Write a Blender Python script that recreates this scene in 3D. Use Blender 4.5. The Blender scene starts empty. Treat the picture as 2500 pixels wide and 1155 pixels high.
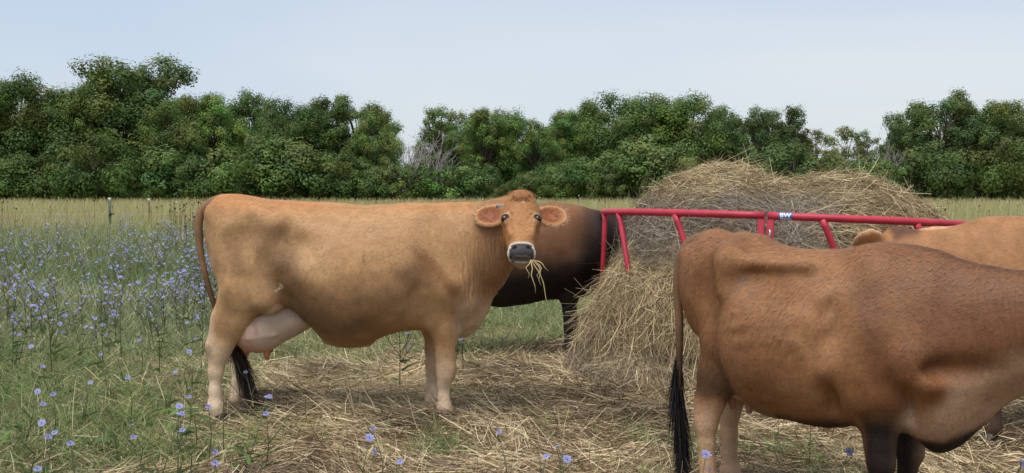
import bpy, bmesh, math, random
import numpy as np
from mathutils import Vector, Matrix

random.seed(7)
RNG = np.random.default_rng(11)
S = bpy.context.scene
COL = S.collection
R = math.radians

# ---------------------------------------------------------------- camera
FPX, CAMH, YH = 2600.0, 1.35, 465.0          # focal length in photo pixels, eye height, horizon row
cam_d = bpy.data.cameras.new('camera')
cam = bpy.data.objects.new('camera', cam_d)
COL.objects.link(cam)
cam.location = (0, 0, CAMH)
cam_d.sensor_width = 36.0
cam_d.lens = 36.0 * FPX / 2500.0
cam.rotation_euler = (R(90) - math.atan((577.5 - YH) / FPX), 0, 0)
cam_d.clip_start = 0.1
cam_d.clip_end = 3000
S.camera = cam

# ---------------------------------------------------------------- sky, sun, exposure
SUN_EL, SUN_AZ = 66.0, 212.0                  # azimuth measured clockwise from +Y (the view direction)
w = bpy.data.worlds.new('World')
S.world = w
w.use_nodes = True
nt = w.node_tree
nt.nodes.clear()
out = nt.nodes.new('ShaderNodeOutputWorld')
bg = nt.nodes.new('ShaderNodeBackground')
sky = nt.nodes.new('ShaderNodeTexSky')
sky.sky_type = 'NISHITA'
sky.sun_disc = False
sky.sun_elevation = R(SUN_EL)
sky.sun_rotation = R(SUN_AZ)
sky.air_density = 1.0
sky.dust_density = 1.5
sky.ozone_density = 1.2
tc = nt.nodes.new('ShaderNodeTexCoord')
mp = nt.nodes.new('ShaderNodeMapping')
mp.inputs['Scale'].default_value = (0.9, 0.9, 3.6)
mp.inputs['Location'].default_value = (5.1, 0.3, 0.2)
nz = nt.nodes.new('ShaderNodeTexNoise')
nz.inputs['Scale'].default_value = 1.5
nz.inputs['Detail'].default_value = 5
nz.inputs['Roughness'].default_value = 0.45
nz.inputs['Distortion'].default_value = 0.4
cr = nt.nodes.new('ShaderNodeValToRGB')            # thin high overcast: bluish veil to paler, warmer cloud
cr.color_ramp.elements[0].position = 0.36
cr.color_ramp.elements[0].color = (0.64, 0.75, 0.905, 1)
cr.color_ramp.elements[1].position = 0.64
cr.color_ramp.elements[1].color = (0.86, 0.89, 0.93, 1)
sc_ = nt.nodes.new('ShaderNodeVectorMath'); sc_.operation = 'SCALE'; sc_.inputs['Scale'].default_value = 5.1
mx = nt.nodes.new('ShaderNodeMixRGB')
mx.inputs['Fac'].default_value = 0.80
nt.links.new(cr.outputs['Color'], sc_.inputs[0])
nt.links.new(tc.outputs['Generated'], mp.inputs['Vector'])
nt.links.new(mp.outputs['Vector'], nz.inputs['Vector'])
nt.links.new(nz.outputs['Fac'], cr.inputs['Fac'])
nt.links.new(sc_.outputs['Vector'], mx.inputs['Color2'])
nt.links.new(sky.outputs['Color'], mx.inputs['Color1'])
nt.links.new(mx.outputs['Color'], bg.inputs['Color'])
bg.inputs['Strength'].default_value = 0.10
nt.links.new(bg.outputs['Background'], out.inputs['Surface'])

sun_d = bpy.data.lights.new('sun', 'SUN')
sun = bpy.data.objects.new('sun', sun_d)
COL.objects.link(sun)
sun_d.energy = 2.0
sun_d.angle = R(40)
sun_d.color = (1.0, 0.96, 0.9)
_sd = Vector((math.sin(R(SUN_AZ)) * math.cos(R(SUN_EL)), math.cos(R(SUN_AZ)) * math.cos(R(SUN_EL)), math.sin(R(SUN_EL))))
sun.rotation_euler = _sd.to_track_quat('Z', 'Y').to_euler()
sun.location = _sd * 60

S.view_settings.view_transform = 'Standard'
S.view_settings.look = 'None'
S.view_settings.gamma = 1
S.view_settings.use_curve_mapping = False
S.view_settings.exposure = 0.8
S.cycles.max_bounces = 8
S.cycles.transparent_max_bounces = 8
S.cycles.use_denoising = True

# ---------------------------------------------------------------- helpers
def PX(px, d):
    """world x of photo column px at depth d"""
    return (px - 1250.0) / FPX * d

def GD(py, z=0.0):
    """depth at which a point of height z shows on photo row py"""
    return FPX * (CAMH - z) / (py - YH)

def tag(o, label=None, cat=None, group=None, kind=None):
    if label: o['label'] = label
    if cat: o['category'] = cat
    if group: o['group'] = group
    if kind: o['kind'] = kind
    return o

def empty(name, loc=(0, 0, 0), rz=0.0):
    o = bpy.data.objects.new(name, None)
    COL.objects.link(o)
    o.location = loc
    o.rotation_euler = (0, 0, rz)
    o.empty_display_size = 0.1
    return o

def mesh(name, V, F, color=None, smooth=True, attrs=None):
    """F: (n,4) or (n,3) int array, or list of such arrays"""
    V = np.ascontiguousarray(V, dtype=np.float32)
    Fs = F if isinstance(F, list) else [F]
    Fs = [np.asarray(f, dtype=np.int32) for f in Fs if len(f)]
    me = bpy.data.meshes.new(name)
    me.vertices.add(len(V))
    me.vertices.foreach_set('co', V.ravel())
    loops = np.concatenate([f.ravel() for f in Fs])
    tot = np.concatenate([np.full(len(f), f.shape[1], np.int32) for f in Fs])
    start = np.concatenate([[0], np.cumsum(tot)[:-1]]).astype(np.int32)
    me.loops.add(len(loops))
    me.loops.foreach_set('vertex_index', loops)
    me.polygons.add(len(tot))
    me.polygons.foreach_set('loop_start', start)
    me.polygons.foreach_set('loop_total', tot)
    if smooth:
        me.polygons.foreach_set('use_smooth', np.ones(len(tot), bool))
    me.update(calc_edges=True)
    if color is not None:
        c = np.ones((len(V), 4), np.float32)
        c[:, :3] = color
        a = me.color_attributes.new('Col', 'FLOAT_COLOR', 'POINT')
        a.data.foreach_set('color', c.ravel())
    for k, v in (attrs or {}).items():
        a = me.attributes.new(k, 'FLOAT', 'POINT')
        a.data.foreach_set('value', np.ascontiguousarray(v, dtype=np.float32))
    return me

def obj(name, me, mat=None, parent=None):
    o = bpy.data.objects.new(name, me)
    COL.objects.link(o)
    if mat is not None and len(me.materials) == 0:
        me.materials.append(mat)
    if parent is not None:
        o.parent = parent
    return o

def copy_tree(o, parent=None):
    c = o.copy()
    COL.objects.link(c)
    c.parent = parent
    for ch in list(o.children):
        copy_tree(ch, c)
    return c

def join(parts):
    """[(V,F[,C])...] with quads -> one (V,F,C)"""
    Vs, Fs, Cs, n = [], [], [], 0
    for p in parts:
        Vs.append(p[0]); Fs.append(np.asarray(p[1]) + n); n += len(p[0])
        if len(p) > 2: Cs.append(p[2])
    return np.concatenate(Vs), np.concatenate(Fs), (np.concatenate(Cs) if Cs else None)

def sstep(a, b, x):
    t = np.clip((x - a) / (b - a), 0, 1)
    return t * t * (3 - 2 * t)

def _hash(ix, iy, iz, seed):
    h = (ix.astype(np.int64) * 374761393 + iy.astype(np.int64) * 668265263 + iz.astype(np.int64) * 2147483647 + seed * 144665) & 0x7fffffff
    h = ((h ^ (h >> 13)) * 1274126177) & 0x7fffffff
    h = (h ^ (h >> 16)) & 0xffff
    return h.astype(np.float32) / 65535.0

def vnoise(P, f=1.0, seed=0):
    """value noise in 0..1 at (n,3) points"""
    Q = np.asarray(P, np.float64) * f + 1000.0
    I = np.floor(Q).astype(np.int64)
    T = Q - I
    T = T * T * (3 - 2 * T)
    r = 0
    for dx in (0, 1):
        wx = T[:, 0] if dx else 1 - T[:, 0]
        for dy in (0, 1):
            wy = T[:, 1] if dy else 1 - T[:, 1]
            for dz in (0, 1):
                wz = T[:, 2] if dz else 1 - T[:, 2]
                r = r + wx * wy * wz * _hash(I[:, 0] + dx, I[:, 1] + dy, I[:, 2] + dz, seed)
    return r

def fbm(P, f=1.0, seed=0, o=3):
    r, a, s = 0, 0.5, 0
    for k in range(o):
        r = r + a * vnoise(P, f * 2 ** k, seed + k * 17); s += a; a *= 0.5
    return r / s

def spl(xs, ys, x):
    """Catmull-Rom through (xs, ys)"""
    xs = np.asarray(xs, float); ys = np.asarray(ys, float)
    m = np.gradient(ys, xs)
    x = np.clip(x, xs[0], xs[-1])
    i = np.clip(np.searchsorted(xs, x) - 1, 0, len(xs) - 2)
    h = xs[i + 1] - xs[i]
    t = (x - xs[i]) / h
    return ((2 * t**3 - 3 * t**2 + 1) * ys[i] + (t**3 - 2 * t**2 + t) * h * m[i]
            + (-2 * t**3 + 3 * t**2) * ys[i + 1] + (t**3 - t**2) * h * m[i + 1])

def ribbons(root, dirv, length, width, bend, color, seg=2, wdir=None, tip=0.25, rng=RNG, tipcol=None):
    """thin bent blades: (n,3) roots, unit directions, lengths, widths, bend vectors (fraction of length) -> V, quads, colours"""
    n = len(root)
    length = np.broadcast_to(length, n)[:, None]
    width = np.broadcast_to(width, n)[:, None]
    if wdir is None:
        rv = rng.normal(size=(n, 3))
        wdir = np.cross(dirv, rv)
    wdir = wdir / (np.linalg.norm(wdir, axis=1, keepdims=True) + 1e-9)
    V = np.zeros((n, seg + 1, 2, 3), np.float32)
    C = np.zeros((n, seg + 1, 2, 3), np.float32)
    for k in range(seg + 1):
        t = k / seg
        c = root + dirv * length * t + bend * length * t * t
        ww = width * 0.5 * (1 - (1 - tip) * t)
        V[:, k, 0] = c - wdir * ww
        V[:, k, 1] = c + wdir * ww
        cc = color if tipcol is None else color * (1 - t) + tipcol * t
        C[:, k, 0] = cc; C[:, k, 1] = cc
    base = (np.arange(n) * (seg + 1) * 2)[:, None]
    F = []
    for k in range(seg):
        F.append(base + np.array([[2 * k, 2 * k + 1, 2 * k + 3, 2 * k + 2]]))
    F = np.stack(F, 1).reshape(-1, 4)
    return V.reshape(-1, 3), F, C.reshape(-1, 3)

def tube(pts, rads, n=8, cap=True):
    """swept tube through points -> V, quads (caps collapsed to a near-point ring)"""
    pts = [Vector(p) for p in pts]
    rads = list(rads)
    if cap:
        d0 = (pts[0] - pts[1]).normalized(); d1 = (pts[-1] - pts[-2]).normalized()
        pts = [pts[0] + d0 * rads[0] * 0.02] + pts + [pts[-1] + d1 * rads[-1] * 0.02]
        rads = [rads[0] * 0.02] + rads + [rads[-1] * 0.02]
    V, F = [], []
    up = None
    for i, p in enumerate(pts):
        t = (pts[min(i + 1, len(pts) - 1)] - pts[max(i - 1, 0)]).normalized()
        if up is None:
            up = Vector((0, 0, 1)) if abs(t.z) < 0.9 else Vector((1, 0, 0))
        s = t.cross(up).normalized(); up = s.cross(t).normalized()
        for k in range(n):
            a = 2 * math.pi * k / n
            V.append(p + (s * math.cos(a) + up * math.sin(a)) * rads[i])
    for i in range(len(pts) - 1):
        for k in range(n):
            F.append((i * n + k, i * n + (k + 1) % n, (i + 1) * n + (k + 1) % n, (i + 1) * n + k))
    return np.array([tuple(v) for v in V]), np.array(F)

def boxm(c, h, rot=None):
    v = np.array([[x, y, z] for x in (-1, 1) for y in (-1, 1) for z in (-1, 1)], float) * np.array(h)
    if rot is not None: v = v @ np.array(rot).T
    f = np.array([[0, 1, 3, 2], [4, 6, 7, 5], [0, 4, 5, 1], [2, 3, 7, 6], [0, 2, 6, 4], [1, 5, 7, 3]])
    return v + np.array(c), f

# ---------------------------------------------------------------- implicit surfaces -> one continuous mesh
class Field:
    def __init__(self, xs, ys, zs):
        self.ax = [np.asarray(a, np.float32) for a in (xs, ys, zs)]
        self.F = np.full([len(a) for a in self.ax], 1.0, np.float32)

    def _box(self, lo, hi):
        sl, g = [], []
        for k in range(3):
            a = self.ax[k]
            i = int(np.searchsorted(a, lo[k])); j = int(np.searchsorted(a, hi[k]))
            i = max(0, i - 1); j = min(len(a), j + 1)
            sl.append(slice(i, j))
            sh = [1, 1, 1]; sh[k] = -1
            g.append(a[i:j].reshape(sh))
        return tuple(sl), g

    def add(self, lo, hi, fn, k=0.03):
        sl, g = self._box(np.array(lo) - k * 1.5, np.array(hi) + k * 1.5)
        a = self.F[sl]
        if a.size == 0: return
        b = fn(*g).astype(np.float32)
        h = np.clip(0.5 + 0.5 * (a - b) / k, 0, 1)
        self.F[sl] = a * (1 - h) + b * h - k * h * (1 - h)

    def sub(self, lo, hi, fn, k=0.02):
        sl, g = self._box(np.array(lo) - k * 1.5, np.array(hi) + k * 1.5)
        a = self.F[sl]
        if a.size == 0: return
        b = -fn(*g).astype(np.float32)
        h = np.clip(0.5 - 0.5 * (a - b) / k, 0, 1)
        self.F[sl] = a * (1 - h) + b * h + k * h * (1 - h)

    def disp(self, lo, hi, fn):
        sl, g = self._box(np.array(lo), np.array(hi))
        self.F[sl] = self.F[sl] - fn(*g)

    def cone(self, p1, p2, r1, r2, k=0.03, lat=(0, 1, 0), ls=1.0, sub=False):
        """tapered capsule; ls < 1 flattens it along the direction lat"""
        p1 = np.array(p1, float); p2 = np.array(p2, float); lat = np.array(lat, float)
        v = p2 - p1; L2 = float(v @ v) + 1e-9
        m = max(r1, r2)
        def fn(X, Y, Z):
            dx, dy, dz = X - p1[0], Y - p1[1], Z - p1[2]
            t = np.clip((dx * v[0] + dy * v[1] + dz * v[2]) / L2, 0, 1)
            dx = dx - t * v[0]; dy = dy - t * v[1]; dz = dz - t * v[2]
            q = dx * dx + dy * dy + dz * dz
            if ls != 1.0:
                l = dx * lat[0] + dy * lat[1] + dz * lat[2]
                q = q + l * l * (1 / ls**2 - 1)
            return (np.sqrt(q) - (r1 + (r2 - r1) * t)) * (min(ls, 1.0) ** 0.5)
        lo = np.minimum(p1, p2) - m * max(ls, 1); hi = np.maximum(p1, p2) + m * max(ls, 1)
        (self.sub if sub else self.add)(lo, hi, fn, k)

    def ell(self, c, A, r, k=0.03, sub=False):
        """ellipsoid: centre, 3 orthonormal axes (rows), radii"""
        c = np.array(c, float); A = np.array(A, float); r = np.array(r, float)
        def fn(X, Y, Z):
            d = (X - c[0], Y - c[1], Z - c[2])
            q = 0; g = 0
            for i in range(3):
                l = d[0] * A[i][0] + d[1] * A[i][1] + d[2] * A[i][2]
                q = q + (l / r[i]) ** 2; g = g + (l / r[i] ** 2) ** 2
            q = np.sqrt(q)
            return q * (q - 1) / (np.sqrt(g) + 1e-6)
        m = r.max()
        (self.sub if sub else self.add)(c - m, c + m, fn, k)

    def surface(self, smooth=2):
        F, ax = self.F, self.ax
        s = F < 0
        n = np.zeros([d - 1 for d in F.shape], np.uint8)
        for a in (0, 1):
            for b in (0, 1):
                for c in (0, 1):
                    n += s[a:s.shape[0] - 1 + a, b:s.shape[1] - 1 + b, c:s.shape[2] - 1 + c]
        act = (n > 0) & (n < 8)
        I = np.argwhere(act)
        idx = np.full(act.shape, -1, np.int32)
        idx[act] = np.arange(len(I))
        co = [[(a, b, c) for c in (0, 1)] for a in (0, 1) for b in (0, 1)]
        acc = np.zeros((len(I), 3)); cnt = np.zeros(len(I))
        corners = [(a, b, c) for a in (0, 1) for b in (0, 1) for c in (0, 1)]
        val = {}; pos = {}
        for q in corners:
            J = I + q
            val[q] = F[J[:, 0], J[:, 1], J[:, 2]]
            pos[q] = np.stack([ax[k][J[:, k]] for k in range(3)], 1)
        for q in corners:
            for k in range(3):
                if q[k] == 0:
                    p = tuple(q[i] + (i == k) for i in range(3))
                    m = (val[q] < 0) != (val[p] < 0)
                    t = np.where(m, val[q] / np.where(m, val[q] - val[p], 1), 0)
                    acc += (pos[q] + (pos[p] - pos[q]) * t[:, None]) * m[:, None]
                    cnt += m
        V = acc / cnt[:, None]
        quads = []
        for k in range(3):
            sl0 = [slice(None)] * 3; sl1 = [slice(None)] * 3
            sl0[k] = slice(0, -1); sl1[k] = slice(1, None)
            e = s[tuple(sl0)] != s[tuple(sl1)]
            E = np.argwhere(e)
            a, b = [(1, 2), (2, 0), (0, 1)][k]
            ok = (E[:, a] > 0) & (E[:, b] > 0) & (E[:, a] < F.shape[a] - 1) & (E[:, b] < F.shape[b] - 1)
            E = E[ok]
            fl = s[E[:, 0], E[:, 1], E[:, 2]]
            q = []
            for da, db in ((1, 1), (0, 1), (0, 0), (1, 0)):
                J = E.copy(); J[:, a] -= da; J[:, b] -= db
                q.append(idx[J[:, 0], J[:, 1], J[:, 2]])
            q = np.stack(q, 1)
            q[~fl] = q[~fl][:, ::-1]
            quads.append(q)
        Q = np.concatenate(quads)
        Q = Q[(Q >= 0).all(1)]
        for _ in range(smooth):
            A = np.zeros_like(V); c = np.zeros(len(V))
            for i in range(4):
                j = (i + 1) % 4
                np.add.at(A, Q[:, i], V[Q[:, j]]); np.add.at(A, Q[:, j], V[Q[:, i]])
                np.add.at(c, Q[:, i], 1); np.add.at(c, Q[:, j], 1)
            V = V * 0.5 + 0.5 * A / np.maximum(c, 1)[:, None]
        return V, Q

def axis(lo, hi, h, fine=None):
    """1-D grid, spacing h, with a finer stretch (a, b, hf)"""
    if fine is None: return np.arange(lo, hi + h, h)
    a, b, hf = fine
    out = list(np.arange(lo, a, h)) + list(np.arange(a, b, hf)) + list(np.arange(b, hi + h, h))
    return np.array(sorted(set(np.round(out, 5))))

def biggest(V, Q):
    """keep the largest connected piece"""
    lab = np.arange(len(V))
    while True:
        m = lab[Q].min(1); new = lab.copy()
        for i in range(4): np.minimum.at(new, Q[:, i], m)
        new = new[new]
        if (new == lab).all(): break
        lab = new
    k = np.bincount(lab).argmax(); keep = lab == k
    idx = np.cumsum(keep) - 1
    return V[keep], idx[Q[keep[Q[:, 0]]]]

def normals(V, Q):
    n = np.cross(V[Q[:, 2]] - V[Q[:, 0]], V[Q[:, 3]] - V[Q[:, 1]])
    N = np.zeros_like(V)
    for i in range(4): np.add.at(N, Q[:, i], n)
    return N / (np.linalg.norm(N, axis=1, keepdims=True) + 1e-9)

# ---------------------------------------------------------------- materials
def newmat(name):
    m = bpy.data.materials.new(name)
    m.use_nodes = True
    n = m.node_tree.nodes
    b = n['Principled BSDF']
    return m, n, m.node_tree.links, b

def mat_attr(name, rough=0.7, trans=0.0, spec=0.3, noise=0.0, nscale=20):
    """colour from the per-strand attribute, optional see-through light"""
    m, n, l, b = newmat(name)
    a = n.new('ShaderNodeAttribute'); a.attribute_name = 'Col'
    src = a.outputs['Color']
    if noise:
        t = n.new('ShaderNodeTexNoise'); t.inputs['Scale'].default_value = nscale; t.inputs['Detail'].default_value = 4
        tcn = n.new('ShaderNodeTexCoord'); l.new(tcn.outputs['Object'], t.inputs['Vector'])
        mr = n.new('ShaderNodeMapRange'); mr.inputs['To Min'].default_value = 1 - noise; mr.inputs['To Max'].default_value = 1 + noise
        l.new(t.outputs['Fac'], mr.inputs['Value'])
        vm = n.new('ShaderNodeVectorMath'); vm.operation = 'SCALE'
        l.new(src, vm.inputs[0]); l.new(mr.outputs['Result'], vm.inputs['Scale'])
        src = vm.outputs['Vector']
    l.new(src, b.inputs['Base Color'])
    b.inputs['Roughness'].default_value = rough
    b.inputs['Specular IOR Level'].default_value = spec
    if trans:
        tr = n.new('ShaderNodeBsdfTranslucent'); l.new(src, tr.inputs['Color'])
        mixn = n.new('ShaderNodeMixShader'); mixn.inputs['Fac'].default_value = trans
        l.new(b.outputs['BSDF'], mixn.inputs[1]); l.new(tr.outputs['BSDF'], mixn.inputs[2])
        l.new(mixn.outputs['Shader'], n['Material Output'].inputs['Surface'])
    return m

def mat_plain(name, col, rough=0.5, spec=0.5, noise=0.0, nscale=30, bump=0.0, bscale=60, metal=0.0, coat=0.0):
    m, n, l, b = newmat(name)
    b.inputs['Roughness'].default_value = rough
    b.inputs['Specular IOR Level'].default_value = spec
    b.inputs['Metallic'].default_value = metal
    b.inputs['Coat Weight'].default_value = coat
    tcn = n.new('ShaderNodeTexCoord')
    if noise:
        t = n.new('ShaderNodeTexNoise'); t.inputs['Scale'].default_value = nscale; t.inputs['Detail'].default_value = 5
        l.new(tcn.outputs['Object'], t.inputs['Vector'])
        r = n.new('ShaderNodeValToRGB')
        r.color_ramp.elements[0].position = 0.3; r.color_ramp.elements[1].position = 0.7
        r.color_ramp.elements[0].color = tuple(max(0, c * (1 - noise)) for c in col) + (1,)
        r.color_ramp.elements[1].color = tuple(min(1, c * (1 + noise)) for c in col) + (1,)
        l.new(t.outputs['Fac'], r.inputs['Fac']); l.new(r.outputs['Color'], b.inputs['Base Color'])
    else:
        b.inputs['Base Color'].default_value = tuple(col) + (1,)
    if bump:
        t2 = n.new('ShaderNodeTexNoise'); t2.inputs['Scale'].default_value = bscale; t2.inputs['Detail'].default_value = 5
        l.new(tcn.outputs['Object'], t2.inputs['Vector'])
        bn = n.new('ShaderNodeBump'); bn.inputs['Strength'].default_value = bump; bn.inputs['Distance'].default_value = 0.01
        l.new(t2.outputs['Fac'], bn.inputs['Height']); l.new(bn.outputs['Normal'], b.inputs['Normal'])
    return m

def mat_coat(name):
    """short cattle coat: attribute colour, fine hair grain, neck-fold bump where the attribute says so"""
    m, n, l, b = newmat(name)
    a = n.new('ShaderNodeAttribute'); a.attribute_name = 'Col'
    tcn = n.new('ShaderNodeTexCoord')
    mpn = n.new('ShaderNodeMapping'); mpn.inputs['Scale'].default_value = (40, 90, 90)
    mpn.inputs['Rotation'].default_value = (0, R(35), 0)
    l.new(tcn.outputs['Object'], mpn.inputs['Vector'])
    t = n.new('ShaderNodeTexNoise'); t.inputs['Scale'].default_value = 1.6; t.inputs['Detail'].default_value = 6
    t.inputs['Roughness'].default_value = 0.65
    l.new(mpn.outputs['Vector'], t.inputs['Vector'])
    t3 = n.new('ShaderNodeTexNoise'); t3.inputs['Scale'].default_value = 13; t3.inputs['Detail'].default_value = 7; t3.inputs['Roughness'].default_value = 0.6
    l.new(tcn.outputs['Object'], t3.inputs['Vector'])
    ad = n.new('ShaderNodeMath'); ad.operation = 'ADD'
    l.new(t.outputs['Fac'], ad.inputs[0]); l.new(t3.outputs['Fac'], ad.inputs[1])
    mr = n.new('ShaderNodeMapRange'); mr.inputs['From Min'].default_value = 0.6; mr.inputs['From Max'].default_value = 1.4
    mr.inputs['To Min'].default_value = 0.66; mr.inputs['To Max'].default_value = 1.32
    l.new(ad.outputs[0], mr.inputs['Value'])
    vm = n.new('ShaderNodeVectorMath'); vm.operation = 'SCALE'
    l.new(a.outputs['Color'], vm.inputs[0]); l.new(mr.outputs['Result'], vm.inputs['Scale'])
    l.new(vm.outputs['Vector'], b.inputs['Base Color'])
    b.inputs['Roughness'].default_value = 0.62
    b.inputs['Specular IOR Level'].default_value = 0.22
    b.inputs['Sheen Weight'].default_value = 0.0
    b.inputs['Sheen Roughness'].default_value = 0.4
    # neck folds
    fa = n.new('ShaderNodeAttribute'); fa.attribute_name = 'fold'
    wv = n.new('ShaderNodeTexWave'); wv.bands_direction = 'X'; wv.inputs['Scale'].default_value = 13
    wv.inputs['Distortion'].default_value = 7.5; wv.inputs['Detail'].default_value = 4; wv.inputs['Detail Scale'].default_value = 1.2
    mp2 = n.new('ShaderNodeMapping'); mp2.inputs['Scale'].default_value = (1, 1, 0.35); mp2.inputs['Rotation'].default_value = (0, R(14), 0)
    l.new(tcn.outputs['Object'], mp2.inputs['Vector']); l.new(mp2.outputs['Vector'], wv.inputs['Vector'])
    mu = n.new('ShaderNodeMath'); mu.operation = 'MULTIPLY'
    l.new(wv.outputs['Fac'], mu.inputs[0]); l.new(fa.outputs['Fac'], mu.inputs[1])
    b1 = n.new('ShaderNodeBump'); b1.inputs['Strength'].default_value = 0.55; b1.inputs['Distance'].default_value = 0.012
    l.new(mu.outputs[0], b1.inputs['Height'])
    b2 = n.new('ShaderNodeBump'); b2.inputs['Strength'].default_value = 0.14; b2.inputs['Distance'].default_value = 0.006
    l.new(ad.outputs[0], b2.inputs['Height']); l.new(b1.outputs['Normal'], b2.inputs['Normal'])
    l.new(b2.outputs['Normal'], b.inputs['Normal'])
    return m

M = {}
M['coat'] = mat_coat('cattle_coat')
M['grass'] = mat_attr('grass_blade', 0.6, 0.35)
M['straw'] = mat_attr('straw', 0.65, 0.12, spec=0.35)
M['hair'] = mat_attr('tail_hair', 0.5, 0.0, spec=0.4)
M['leaf'] = mat_attr('tree_leaf', 0.6, 0.22, spec=0.35)
M['petal'] = mat_attr('petal', 0.6, 0.3)
M['bark'] = mat_plain('bark', (0.11, 0.09, 0.075), 0.9, 0.2, 0.4, 6, 0.5, 12)
M['deadwood'] = mat_plain('grey_deadwood', (0.27, 0.25, 0.235), 0.9, 0.2, 0.3, 6)
def mat_rail():
    """red powder coat, dulled by weather, rubbed and chipped in places"""
    m, n, l, b = newmat('red_powder_coat')
    tcn = n.new('ShaderNodeTexCoord')
    t1 = n.new('ShaderNodeTexNoise'); t1.inputs['Scale'].default_value = 7; t1.inputs['Detail'].default_value = 6
    t2 = n.new('ShaderNodeTexNoise'); t2.inputs['Scale'].default_value = 38; t2.inputs['Detail'].default_value = 8; t2.inputs['Roughness'].default_value = 0.7
    for t in (t1, t2): l.new(tcn.outputs['Object'], t.inputs['Vector'])
    r1 = n.new('ShaderNodeValToRGB'); r1.color_ramp.elements[0].position = 0.3; r1.color_ramp.elements[1].position = 0.7
    r1.color_ramp.elements[0].color = (0.36, 0.016, 0.036, 1); r1.color_ramp.elements[1].color = (0.50, 0.030, 0.058, 1)
    l.new(t1.outputs['Fac'], r1.inputs['Fac'])
    r2 = n.new('ShaderNodeValToRGB'); r2.color_ramp.elements[0].position = 0.64; r2.color_ramp.elements[1].position = 0.68
    l.new(t2.outputs['Fac'], r2.inputs['Fac'])
    mx_ = n.new('ShaderNodeMixRGB'); mx_.inputs['Color2'].default_value = (0.20, 0.09, 0.06, 1)
    l.new(r2.outputs['Color'], mx_.inputs['Fac']); l.new(r1.outputs['Color'], mx_.inputs['Color1'])
    l.new(mx_.outputs['Color'], b.inputs['Base Color'])
    mr_ = n.new('ShaderNodeMapRange'); mr_.inputs['To Min'].default_value = 0.36; mr_.inputs['To Max'].default_value = 0.62
    l.new(t1.outputs['Fac'], mr_.inputs['Value']); l.new(mr_.outputs['Result'], b.inputs['Roughness'])
    bn = n.new('ShaderNodeBump'); bn.inputs['Strength'].default_value = 0.15; bn.inputs['Distance'].default_value = 0.004
    l.new(t2.outputs['Fac'], bn.inputs['Height']); l.new(bn.outputs['Normal'], b.inputs['Normal'])
    return m
M['red'] = mat_rail()
M['blue'] = mat_plain('sticker_blue', (0.04, 0.09, 0.36), 0.4)
M['white'] = mat_plain('sticker_white', (0.8, 0.8, 0.82), 0.45)
M['steel'] = mat_plain('bolt_steel', (0.55, 0.53, 0.5), 0.35, 0.5, metal=0.9)
M['eye'] = mat_plain('eye', (0.006, 0.005, 0.005), 0.10, 0.5, coat=0.2)
M['horn'] = mat_plain('horn', (0.20, 0.21, 0.215), 0.5, 0.4, 0.35, 40, 0.3, 60)
M['hoof'] = mat_plain('hoof', (0.028, 0.022, 0.018), 0.5, 0.4, 0.4, 30, 0.4, 50)
M['udder'] = mat_attr('udder_skin', 0.55, 0.0, 0.35, noise=0.12, nscale=18)
M['postgreen'] = mat_plain('post_green', (0.05, 0.085, 0.07), 0.6, 0.4, 0.25, 20)
M['postwood'] = mat_plain('post_wood', (0.20, 0.15, 0.10), 0.9, 0.2, 0.35, 15, 0.5, 30)
M['postwhite'] = mat_plain('post_top_white', (0.5, 0.48, 0.43), 0.7)
M['black'] = mat_plain('black_plastic', (0.015, 0.015, 0.015), 0.5)
M['wire'] = mat_plain('pale_wire', (0.45, 0.46, 0.40), 0.5)
# ---------------------------------------------------------------- ground
def straw_mask(x, y):
    """1 where old hay lies on the pasture, 0 where grass grows (plan view)"""
    P = np.stack([x, y, np.zeros_like(x)], 1)
    n = fbm(P, 0.9, 51) - 0.5
    n2 = fbm(P, 2.6, 52) - 0.5
    m = sstep(8.75, 7.9, y + 1.4 * n) * sstep(-2.15, -1.35, x + 0.9 * n + 0.5 * n2)
    dist = np.hypot(x - 1.95, y - 7.4)
    m = np.maximum(m, sstep(2.75, 1.9, dist + 0.8 * n))
    tuft = sstep(0.13, 0.22, n2 + 0.25 * n) * 0.85
    return np.clip(m - tuft * (dist > 1.9), 0, 1)

def gz(x, y):
    P = np.stack([x, y, np.zeros_like(x)], 1)
    near = sstep(40, 14, y)
    return near * (0.035 * (fbm(P, 0.8, 61) - 0.5) + 0.02 * (fbm(P, 3.0, 62) - 0.5)) - 0.01

xs = np.concatenate([np.linspace(-700, -60, 9), np.linspace(-40, -7, 12), np.arange(-6, 6.01, 0.12), np.linspace(7, 40, 12), np.linspace(60, 700, 9)])
ys = np.concatenate([[-60, -20, -5, 0], np.arange(2, 14, 0.12), np.arange(14, 40, 1.0), np.linspace(42, 200, 25), np.linspace(260, 1500, 10)])
GX, GY = np.meshgrid(xs, ys, indexing='ij')
gv = np.stack([GX.ravel(), GY.ravel(), gz(GX.ravel(), GY.ravel())], 1)
ii = np.arange(len(xs) * len(ys)).reshape(len(xs), len(ys))
gf = np.stack([ii[:-1, :-1], ii[1:, :-1], ii[1:, 1:], ii[:-1, 1:]], -1).reshape(-1, 4)
sm = straw_mask(gv[:, 0], gv[:, 1])[:, None]
nfar = fbm(gv * np.array([1, 1, 0]), 0.25, 71)[:, None]
far = sstep(12, 32, gv[:, 1])[:, None]
gc = np.array([0.085, 0.085, 0.04]) * (1 - far) + (np.array([0.34, 0.34, 0.16]) * (0.8 + 0.4 * nfar)) * far
gc = gc * (1 - sm) + np.array([0.155, 0.108, 0.062]) * sm
M['ground'] = mat_attr('pasture_soil', 0.95, 0, 0.1, noise=0.55, nscale=9)
ground = obj('ground', mesh('ground', gv, gf, gc), M['ground'])
tag(ground, 'pasture ground with short grass, soil and old hay', 'ground', kind='structure')

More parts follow.
